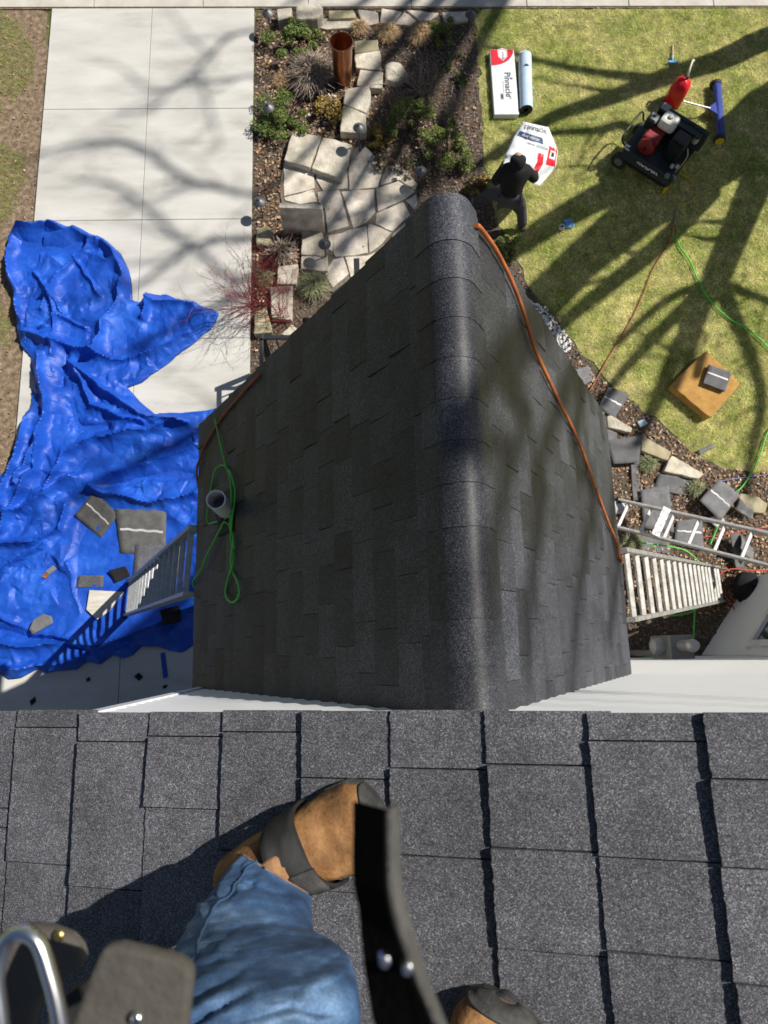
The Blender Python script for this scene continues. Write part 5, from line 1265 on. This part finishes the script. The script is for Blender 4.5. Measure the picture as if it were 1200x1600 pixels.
def loft(name, rings, m, parent, n=36, wr_amp=.004, k=7, seed=0, wf=(26, 9), smooth=180):
    """rings: (centre, radius across, radius along view normal)"""
    cs = smoothpath([r[0] for r in rings], k); rr = []; arc = [0.0]
    for i in range(1, len(cs)): arc.append(arc[-1]+(cs[i]-cs[i-1]).length)
    for i in range(len(rings)-1):
        for j in range(k): t = j/k; t = t*t*(3-2*t); rr.append((rings[i][1]*(1-t)+rings[i+1][1]*t, rings[i][2]*(1-t)+rings[i+1][2]*t))
    rr.append((rings[-1][1], rings[-1][2])); b = MB(); m_ = len(cs); ref = Vector((1, 0, 0)); base = []
    for i, c in enumerate(cs):
        t = (cs[min(i+1, m_-1)]-cs[max(i-1, 0)]).normalized(); ref = (ref-t*ref.dot(t)).normalized(); bi = t.cross(ref)
        for q in range(n):
            a = 2*math.pi*q/n; d = ref*math.cos(a)*rr[i][0]+bi*math.sin(a)*rr[i][1]; p = c+d
            sl_ = arc[i]; w1 = mnoise.noise(Vector((math.cos(a)*.8+sl_*3, math.sin(a)*.8, sl_*15+seed))); w2 = mnoise.noise(Vector((math.cos(a)*1.6, math.sin(a)*1.6-sl_*5, sl_*44+seed)))
            p = p + d.normalized()*(wr_amp*(2.6*(.42-min(1, abs(w1)*3.2)**.7)+1.5*(.4-min(1, abs(w2)*2.6)**.8))); b.v.append(tuple(p))
    for i in range(m_-1):
        for q in range(n): b.f.append((i*n+q, i*n+(q+1) % n, (i+1)*n+(q+1) % n, (i+1)*n+q))
    b.f.append(tuple(range(n-1, -1, -1))); b.f.append(tuple((m_-1)*n+q for q in range(n)))
    return b.build(name, m, parent, smooth=smooth)
ROWS = [((381,1334),(480,1394),.125,.045), ((372,1346),(482,1402),.14,.050), ((350,1374),(484,1424),.18,.056), ((318,1424),(484,1450),.24,.062), ((296,1464),(502,1464),.30,.068),
        ((282,1500),(534,1490),.37,.072), ((276,1540),(547,1530),.43,.078), ((272,1582),(549,1574),.46,.082), ((268,1640),(549,1640),.465,.085), ((262,1740),(540,1740),.45,.088), ((262,1900),(520,1900),.42,.09)]
hipL = Vector((-.13, -.86, roof_z(-.13)+.36)); hipR = Vector((.10, -.90, roof_z(.1)+.36))
CREASE = [[(283,1502),(330,1480),(356,1462)], [(284,1534),(335,1504),(368,1490)], [(284,1572),(330,1548),(372,1522)], [(458,1552),(478,1524),(534,1494)], [(350,1452),(420,1442),(484,1452)],
          [(326,1408),(390,1384),(446,1398)], [(372,1478),(430,1460),(500,1466)], [(300,1600),(350,1572),(384,1552)], [(400,1590),(452,1572),(500,1584)], [(400,1350),(430,1372),(470,1392)]]
def crease_at(p):
    c = RC.transposed() @ (p-CP); px, py = 600+F_PX*c.x/-c.z, 800-F_PX*c.y/-c.z; out = 0.0
    for pl in CREASE:
        for (ax_, ay_), (bx_, by_2) in zip(pl[:-1], pl[1:]):
            dx, dy = bx_-ax_, by_2-ay_; L2 = dx*dx+dy*dy; t = max(0, min(1, ((px-ax_)*dx+(py-ay_)*dy)/L2)); ex_, ey_ = px-ax_-t*dx, py-ay_-t*dy
            d_ = math.hypot(ex_, ey_)
            if d_ > 40: continue
            s_ = 1 if ex_*(-dy)+ey_*dx > 0 else -1
            out += -.0052*math.exp(-(d_/6)**1.3) + .0045*math.exp(-((d_*s_-14)/11)**2)
    return max(-.011, min(.010, out))
def leg_rows(rows, n=108, k=20):
    Ls = smoothpath([PR(r[0][0], r[0][1], r[2]) for r in rows], k); Rs = smoothpath([PR(r[1][0], r[1][1], r[2]) for r in rows], k)
    rz = np.interp(np.linspace(0, len(rows)-1, len(Ls)), range(len(rows)), [r[3] for r in rows]); b = MB(); arc = 0; m_ = len(Ls); last = None
    for i in range(m_):
        c = (Ls[i]+Rs[i])/2; e1 = (Rs[i]-Ls[i])/2; e2 = (CP-c).normalized(); e2 = (e2-e1.normalized()*e2.dot(e1.normalized())).normalized()*rz[i]
        if last is not None: arc += (c-last).length
        last = c
        for q in range(n):
            a = 2*math.pi*q/n; ca, sa_ = math.cos(a), math.sin(a); p = c+e1*ca+e2*sa_; d = (e1*ca+e2*sa_).normalized()
            f1 = mnoise.noise(Vector((ca*1.0+arc*4, sa_*1.0, arc*17-ca*1.3+3))); f2 = mnoise.noise(Vector((ca*1.8-arc*6, sa_*1.8, arc*36+ca*2+9))); f3 = mnoise.noise(Vector((ca*.9, sa_*.9, arc*7+21)))
            amp = .35+.65*max(0, min(1, .5+f3*1.6)); edge = .15+.85*abs(sa_)
            disp = amp*edge*(.007*(.55-min(1, abs(f1)*3.4)**.6)+.0035*(.5-min(1, abs(f2)*3)**.7))
            if sa_ > -.1: disp += crease_at(p)
            if i < 4: disp += .0022
            b.v.append(tuple(p+d*disp))
    for i in range(m_-1):
        for q in range(n): b.f.append((i*n+q, i*n+(q+1) % n, (i+1)*n+(q+1) % n, (i+1)*n+q))
    b.f.append(tuple(range(n-1, -1, -1))); b.f.append(tuple((m_-1)*n+q for q in range(n)))
    return b, m_
lb_, lm_ = leg_rows(ROWS); jl = lb_.build('jeans', 'jeans', ph, smooth=180)
kn = (PR(416, 1620, .38)); ankL = PR(434, 1400, .075)
qs_ = int(round(108*math.acos(-.36)/(2*math.pi)))
for dq, rr_ in ((0, .0017),):
    sm = MB(); sm.tube([Vector(lb_.v[i*108+qs_+dq])+(CP-Vector(lb_.v[i*108+qs_+dq])).normalized()*.0008 for i in range(lm_)], rr_, 6); sm.build('seam', 'denim_seam', jl, smooth=80)
hm_ = MB(); hm_.tube([Vector(lb_.v[6*108+q])+(CP-Vector(lb_.v[6*108+q])).normalized()*.0006 for q in range(55)], .0012, 5); hm_.build('hem_stitch', 'boot_collar', jl, smooth=80)
a2 = PR(790, 1690, .12); kn2 = Vector((.26, -.66, roof_z(.26)+.46)); an2 = roofpt(Vector((.165, -.66, 0)), .14)
loft('jeans', [(an2, .06, .06), (an2.lerp(kn2, .5)+Vector((0, -.01, 0)), .07, .07), (kn2, .085, .085), (kn2.lerp(hipR, .4), .085, .085), (hipR, .105, .105)], 'jeans', ph, 36, .004, 8, 9)
che_ = Vector((-.0, -.92, 8.52)); nk_ = Vector((0, -.80, 8.76)); he_ = Vector((0, -.74, 8.90)); pv_ = (hipL+hipR)/2+Vector((0, -.03, .03))
J = {'pv': (pv_, .11), 'che': (che_, .13), 'nk': (nk_, .055), 'jaw': (he_-Vector((0, -.02, .07)), .07), 'hd': (he_, .095), 'cr': (he_+Vector((0, -.02, .08)), .075), 'nose': (he_+Vector((0, .11, -.02)), .018),
     'sl': (che_+Vector((-.19, .04, .15)), .06), 'el': (Vector((-.30, -.62, 8.50)), .045), 'lwrist': (Vector((-.10, -.20, 8.79)), .028), 'sr': (che_+Vector((.19, .04, .15)), .06), 'er': (Vector((.30, -.62, 8.52)), .045), 'rwrist': (Vector((.10, -.20, 8.79)), .028),
     'hl': (hipL, .06), 'kl': (kn, .03), 'al': (ankL, .018), 'hr': (hipR, .08), 'kr': (kn2, .055), 'ar': (an2, .04)}
E_ = [('pv', 'che'), ('che', 'nk'), ('nk', 'jaw'), ('jaw', 'hd'), ('hd', 'cr'), ('hd', 'nose'), ('che', 'sl'), ('sl', 'el'), ('el', 'lwrist'), ('che', 'sr'), ('sr', 'er'), ('er', 'rwrist'), ('pv', 'hl'), ('hl', 'kl'), ('kl', 'al'), ('pv', 'hr'), ('hr', 'kr'), ('kr', 'ar')]
hand_joints(J, E_, 'l', J['lwrist'][0], (.35, .9, .1), (.3, -.1, .9)); hand_joints(J, E_, 'r', J['rwrist'][0], (-.35, .9, .1), (-.3, -.1, .9))
skin_fig('body', J, E_, 'skin', ph, 'pv')
J = {'pv': (pv_+Vector((0, 0, .02)), .15), 'che': (che_, .165), 'nk': (nk_-Vector((0, .01, .06)), .08), 'sl': (J['sl'][0], .085), 'el': (J['el'][0], .06), 'wl': (Vector((-.12, -.25, 8.765)), .042), 'sr': (J['sr'][0], .085), 'er': (J['er'][0], .06), 'wr': (Vector((.12, -.25, 8.765)), .042)}
skin_fig('shirt', J, [('pv', 'che'), ('che', 'nk'), ('che', 'sl'), ('sl', 'el'), ('el', 'wl'), ('che', 'sr'), ('sr', 'er'), ('er', 'wr')], 'shirt', ph, 'pv', 2)

def work_boot(ank, toe, L0, L1, strap=True):
    """ank, toe: points on the roof plane; x forward, z off the roof"""
    x = (toe-ank).normalized(); z = RN.copy(); y = z.cross(x).normalized(); T = (toe-ank).length
    bt = MB()
    prof = [(-L0, .030, .10), (-L0+.012, .040, .125), (-.02, .045, .135), (.02, .047, .125), (T*.28, .050, .108), (T*.45, .055, .088), (T*.62, .060, .074), (T*.78, .060, .068), (T*.90, .051, .060), (T*.97, .034, .047), (T, .010, .030)]
    def sec(s, f):                       # cross-section: f 0..1 from left sole over the top to right sole
        i = 0
        while i < len(prof)-2 and prof[i+1][0] < s: i += 1
        a, c = prof[i], prof[i+1]; t = max(0, min(1, (s-a[0])/(c[0]-a[0]))); t = t*t*(3-2*t); w = a[1]*(1-t)+c[1]*t; h = a[2]*(1-t)+c[2]*t
        an = math.pi*(1-f); e = 2.6; ca, sa_ = math.cos(an), math.sin(an)
        return w*math.copysign(abs(ca)**(2/e), ca), .022+(h-.022)*abs(sa_)**(2/e)
    def pt(s, f, off=0.0):
        yy, zz = sec(s, f); d = Vector((0, yy, zz-.03)); d = d.normalized() if d.length > 1e-6 else d
        cr = .0022*(1-abs(math.sin(s*130+math.sin(f*9)*1.5)))*math.exp(-((s-T*.42)/.035)**2)
        yy += d.y*(off+cr); zz += d.z*(off+cr); return ank + x*s + y*yy + z*zz
    bo = MB(); ss = [-L0+(T+L0)*(1-(1-i/30)**1.25) for i in range(31)]
    bo.grid(lambda u, v: pt(ss[int(round(v*30))], u), 30, 30); up_ = bo.build('boot', 'boot_tan', ph, smooth=180)
    so_ = MB(); outl = []
    for i in range(31): outl.append((ss[i], sec(ss[i], 0)[0]))
    poly = [(s_, abs(w_)+.003) for s_, w_ in outl] + [(T+.005, 0)] + [(s_, -abs(w_)-.003) for s_, w_ in outl[::-1]]
    n = len(poly); pts = [tuple(ank+x*a+y*c+z*.002) for a, c in poly]+[tuple(ank+x*a+y*c+z*.030) for a, c in poly]
    so_.add(pts, [tuple(range(n-1, -1, -1)), tuple(range(n, 2*n))]+[(i, (i+1) % n, n+(i+1) % n, n+i) for i in range(n)]); so_.build('sole', 'rubber_worn', up_, bevel=.004)
    tc = MB(); tc.grid(lambda u, v: pt(T*.925+(T*.995-T*.925)*v, u, .0035), 26, 8); tc.build('toe_bumper', 'rubber_worn', up_, smooth=180, solid=.003)
    if strap:
        st = MB(); st.grid(lambda u, v: pt(T*.17+.022*(.5-u)*1.0+.044*v, u, .007), 40, 6); st.build('strap', 'strap_black', up_, smooth=180, solid=.005)
        bk = MB(); bk.grid(lambda u, v: pt(T*.17+.018+.032*v, .20+.22*u, .012), 10, 4); bk.build('buckle', 'rubber_worn', up_, smooth=60, solid=.006)
    return up_, x, y, z
ankp = PR(438, 1376, .135) ; ank1 = roofpt(ankp, .0)
bt1, bx, by, bz_ = work_boot(ank1, PR(606, 1270, .02)-Vector((0, 0, .02)), .07, 0)
loft('boot_collar', [(PR(440, 1372, .08), .036, .036), (PR(434, 1380, .10), .042, .042), (PR(430, 1388, .118), .042, .042), (PR(426, 1400, .13), .036, .036)], 'boot_collar', bt1, 40, .006, 8, 5)
toe2 = PR(800, 1558, .02); work_boot(roofpt(toe2+Vector((-.055, -.17, 0)), 0), roofpt(toe2, 0), .07, 0)

# ---- tool belt hanging from him
tbz = 8.24
tb_ = thing('tool_belt', 'grey leather tool pouch with steel hammer loop at lower left', 'tool belt', tuple(P(150, 1620, tbz)))
def leather(name, pl, z, th, m='leather_grey', slope=None):
    q = [P(a, c, z) for a, c in pl]; b = MB(); n = len(q)
    def zz(p, k): return (p[0], p[1], p[2]-k)
    cen = sum(q, Vector())/n
    pts = [tuple(p) for p in q] + [tuple(p-Vector((0, 0, th))) for p in q]
    b.add(pts, [tuple(range(n)), tuple(range(2*n-1, n-1, -1))]+[(i, n+i, n+(i+1) % n, (i+1) % n) for i in range(n)]); return b.build(name, m, tb_, bevel=.003)
leather('pouch_flap', [(158,1482),(186,1478),(232,1488),(278,1500),(296,1512),(300,1530),(292,1600),(285,1680),(80,1680),(112,1600),(138,1530)], 8.40, .010)
leather('pouch_pocket', [(0,1462),(46,1447),(78,1452),(108,1464),(124,1482),(130,1502),(122,1516),(88,1536),(60,1560),(30,1680),(-60,1680),(-60,1480)], 8.28, .012)
leather('pouch_back', [(96,1560),(140,1530),(180,1600),(170,1700),(60,1700),(70,1600)], 8.10, .02, 'strap_black')
b = MB(); b.tube(smoothpath([P(a, c, 8.42) for a, c in [(6,1660),(0,1590),(-6,1530),(2,1486),(20,1462),(44,1460),(62,1478),(76,1520),(88,1565),(97,1620),(104,1690)]], 6), .0034, 10); b.build('hammer_loop', 'chrome', tb_, smooth=180)
b = MB(); rp = P(213, 1592, 8.4035); b.lathe([(.003, 0), (.0026, .001), (.001, .0016)], rp, 12); b.build('rivet', 'chrome', tb_, smooth=60)
b = MB(); rp = P(92, 1462, 8.2835); b.lathe([(.0035, 0), (.003, .001), (.001, .0016)], rp, 12); b.build('rivet', 'brass', tb_, smooth=60)

st_ = thing('belt_strap', 'blurred black webbing strap with two rivets hanging close to camera', 'strap', tuple(P(660, 1640, 8.36)))
cen = [(590, 1262, 8.44), (590, 1330, 8.445), (592, 1390, 8.45), (605, 1450, 8.455), (622, 1510, 8.46), (642, 1570, 8.46), (666, 1640, 8.46), (694, 1720, 8.46)]
cpts = smoothpath([P(*c) for c in cen], 5)
wl_ = [.62 if i < 14 else .62+.5*min(1, (i-14)/14) for i in range(len(cpts))]
b = MB(); e = MB()
for bld, (x0, z0, x1, z1) in ((b, (-.0095, -.013, .0040, .005)), (e, (.0040, .005, .0085, -.006))):
    nn = len(cpts)-1
    def sf(u, v):
        i = int(round(v*nn)); p = cpts[i]; ka = wl_[i]/.62; kk = ka if bld is b else max(.45, 1.9-.9*ka); xs0 = x0*ka; return (p.x+xs0+(x1-x0)*u*kk, p.y, p.z+z0+(z1-z0)*u)
    bld.grid(sf, 3, nn)
b.build('webbing', 'webbing', st_, solid=.003); e.build('strap_edge', 'webbing_edge', st_, solid=.003)
for a, c in ((601, 1502), (636, 1514)):
    q = P(a, c, 8.468); b = MB(); b.lathe([(.0024, -.004), (.0022, .001), (.001, .0015)], q, 14); b.build('rivet', 'chrome', st_, smooth=60)

# ================================================================== BARE TREES (outside the frame; their shadows fall on lawn, roof and driveway)
rt = random.Random(17)
def tree(label, trunk, limbs, twig_n, seed):
    r = random.Random(seed); base = trunk[0]
    t = thing('bare_tree', label, 'tree', (base[0].x, base[0].y, 0))
    b = MB(); b.tube(smoothpath([p for p, _ in trunk], 4), [a for a in np.interp(np.linspace(0, len(trunk)-1, (len(trunk)-1)*4+1), range(len(trunk)), [q for _, q in trunk])], 12); b.build('trunk', 'bark', t, smooth=80)
    tw = MB()
    for lb in limbs:
        b = MB(); pts = smoothpath([p for p, _ in lb], 4); rr = np.interp(np.linspace(0, len(lb)-1, len(pts)), range(len(lb)), [q for _, q in lb]); b.tube(pts, list(rr), 9)
        b.build('limb', 'bark', t, smooth=80)
        for i in range(len(pts)//3, len(pts)):
            for _ in range(twig_n):
                if r.random() > .5: continue
                d = (pts[min(i+1, len(pts)-1)]-pts[i-1]).normalized(); e = (d*.6+Vector((r.gauss(0, .6), r.gauss(0, .6), r.uniform(.05, .8)))).normalized(); L = r.uniform(.4, 1.4); p = pts[i].copy(); q0 = max(.008, rr[i]*.35); pl = [p.copy()]
                for s in range(4): e = (e+Vector((r.gauss(0, .2), r.gauss(0, .2), .1))).normalized(); p = p+e*L/4; pl.append(p.copy())
                tw.tube(pl, [q0, q0*.8, q0*.6, q0*.4, q0*.2], 5, cap=False)
    if tw.v: tw.build('twigs', 'bark', t)
    return t
def lp(l): return [(lift(a, c, z), r_*1.25) for a, c, z, r_ in l]
T1 = lp([(1390,62,0.0,.48),(1295,120,1.2,.43),(1200,190,2.6,.40),(1105,258,4.0,.34),(1010,325,5.3,.28),(930,385,6.3,.22),(870,440,7.1,.16),(835,470,7.6,.10)])
A1 = [lp([(1380,60,.4,.20),(1230,52,2.4,.17),(1130,92,3.8,.15),(1040,120,4.9,.13),(960,150,5.9,.11),(870,180,6.9,.09),(800,222,7.7,.07),(740,262,8.3,.05)]),
      lp([(1010,122,5.2,.08),(930,112,6.0,.055),(860,98,6.7,.045),(740,66,7.6,.03)]),
      lp([(1050,292,4.8,.10),(985,200,5.9,.07),(930,204,6.6,.06),(840,212,7.4,.045),(770,250,8,.04)]),
      lp([(1300,120,1.2,.19),(1225,190,2.5,.17),(1180,290,3.6,.17),(1150,360,4.4,.16),(1120,432,5.2,.15)]),
      lp([(1120,432,5.2,.11),(1080,470,5.8,.08),(1020,530,6.6,.065),(965,590,7.3,.05),(930,640,7.9,.035)]),
      lp([(1115,440,5.3,.12),(1085,500,6.0,.10),(1050,570,6.8,.085),(1020,640,7.5,.07),(985,700,8.1,.06)]),
      lp([(1112,446,5.3,.08),(1085,530,6.2,.06),(1068,600,7,.05)]),
      lp([(1122,436,5.2,.10),(1145,490,5.9,.08),(1175,560,6.7,.07),(1190,630,7.3,.06),(1172,720,8,.05),(1165,780,8.5,.04)]),
      lp([(1122,436,5.2,.07),(1160,455,5.7,.055),(1230,480,6.5,.04)]),
      lp([(1110,440,5.3,.06),(1040,470,6.1,.05),(960,540,7,.04)]),
      lp([(1080,268,4.4,.20),(985,288,5.6,.19),(915,320,6.4,.17),(850,358,7.1,.15),(790,400,7.8,.11),(750,430,8.3,.08)]),
      lp([(1040,330,5.0,.10),(960,392,6.2,.095),(900,438,7.0,.09),(850,480,7.7,.07)]),
      lp([(1110,300,4.0,.12),(1035,378,5.4,.11),(960,440,6.5,.095),(895,492,7.4,.08),(850,535,8.0,.06)]),
      lp([(1150,250,3.4,.16),(1080,240,4.4,.13),(1010,262,5.4,.10),(950,250,6.2,.07)]),
      lp([(1090,262,4.2,.10),(1180,150,4.6,.09),(1260,130,5,.07)])]
def rlift(px, py, z):
    g = PER(px, py); return g + SUN*((z-g.z)/SUN.z)
RL = lambda l: [(rlift(a, c, z*1.6), r_*1.15) for a, c, z, r_ in l]
A1 += [[T1[-2]] + RL([(838,520,9.6,.06),(822,640,10.2,.05),(800,720,10.6,.035)]),
       [T1[-2]] + RL([(905,620,9.6,.07),(925,760,10.4,.06),(912,860,10.9,.055),(900,950,11.3,.05),(893,1080,11.8,.04)]),
       [T1[-3]] + RL([(870,640,9.8,.06),(850,760,10.4,.05),(830,900,11,.05),(820,1060,11.6,.04)]),
       [T1[-3]] + RL([(960,740,9.4,.06),(965,860,10,.05),(950,1000,10.8,.045)]),
       [T1[-2]] + RL([(780,560,10,.06),(800,700,10.6,.05),(770,830,11.2,.045),(765,1000,11.8,.035)])]
tree('large bare tree beyond the right edge of the lawn', T1, A1, 1, 5)
LD_ = lambda l: [(lift(a, c, z*1.45, .05), r_*.58) for a, c, z, r_ in l]
g0 = Vector((13.0, 17.0, 0))
T2 = [(g0, .36), (g0+Vector((-.1, -.2, 3)), .32), (g0+Vector((-.4, -.6, 6)), .26), (g0+Vector((-1.0, -.8, 10.4)), .20)]
A2 = []
for l in ([(520,30,9.6,.08),(395,48,10.4,.05),(355,58,10.6,.05),(330,85,10.8,.045),(308,106,11,.04),(270,140,11.3,.035),(230,172,11.6,.03),(180,176,11.8,.02)],
          [(330,85,10.8,.035),(300,62,11,.03),(268,18,11.3,.02)], [(520,110,9.8,.08),(395,118,10.4,.05),(350,126,10.6,.05),(290,130,10.9,.045),(240,142,11.2,.035),(190,106,11.6,.02)],
          [(310,108,11,.04),(330,180,11.2,.03),(345,230,11.5,.02)], [(440,280,10,.08),(330,290,10.4,.08),(270,268,10.7,.08),(212,228,11,.08),(140,224,11.4,.06),(60,240,11.8,.04)],
          [(420,420,10.2,.09),(300,385,10.6,.07),(245,342,10.9,.06),(185,292,11.2,.05),(120,280,11.5,.03)], [(520,340,9.6,.09),(395,372,10.1,.08),(310,382,10.5,.07),(215,445,11,.06),(120,480,11.4,.05)],
          [(520,420,9.4,.09),(395,455,9.9,.09),(310,492,10.3,.08),(200,560,10.9,.06)], [(560,520,9,.17),(420,610,9.8,.16),(330,665,10.3,.15),(230,720,10.8,.13),(120,780,11.4,.10)],
          [(500,340,9.8,.08),(560,330,9.5,.09),(640,300,9.2,.10),(700,270,9,.10)], [(480,420,9.6,.08),(540,375,9.3,.09),(610,340,9.1,.09)], [(440,12,10,.05),(520,12,9.8,.06),(590,25,9.6,.06),(640,50,9.4,.05)]):
    q = LD_(l); A2.append(([(T2[-1][0], .14), (T2[-1][0].lerp(q[0][0], .5)+Vector((0, 0, .3)), .11)] if l[0][0] > 400 else []) + q)
tree('second bare tree towards the street on the right', T2, A2, 3, 8)
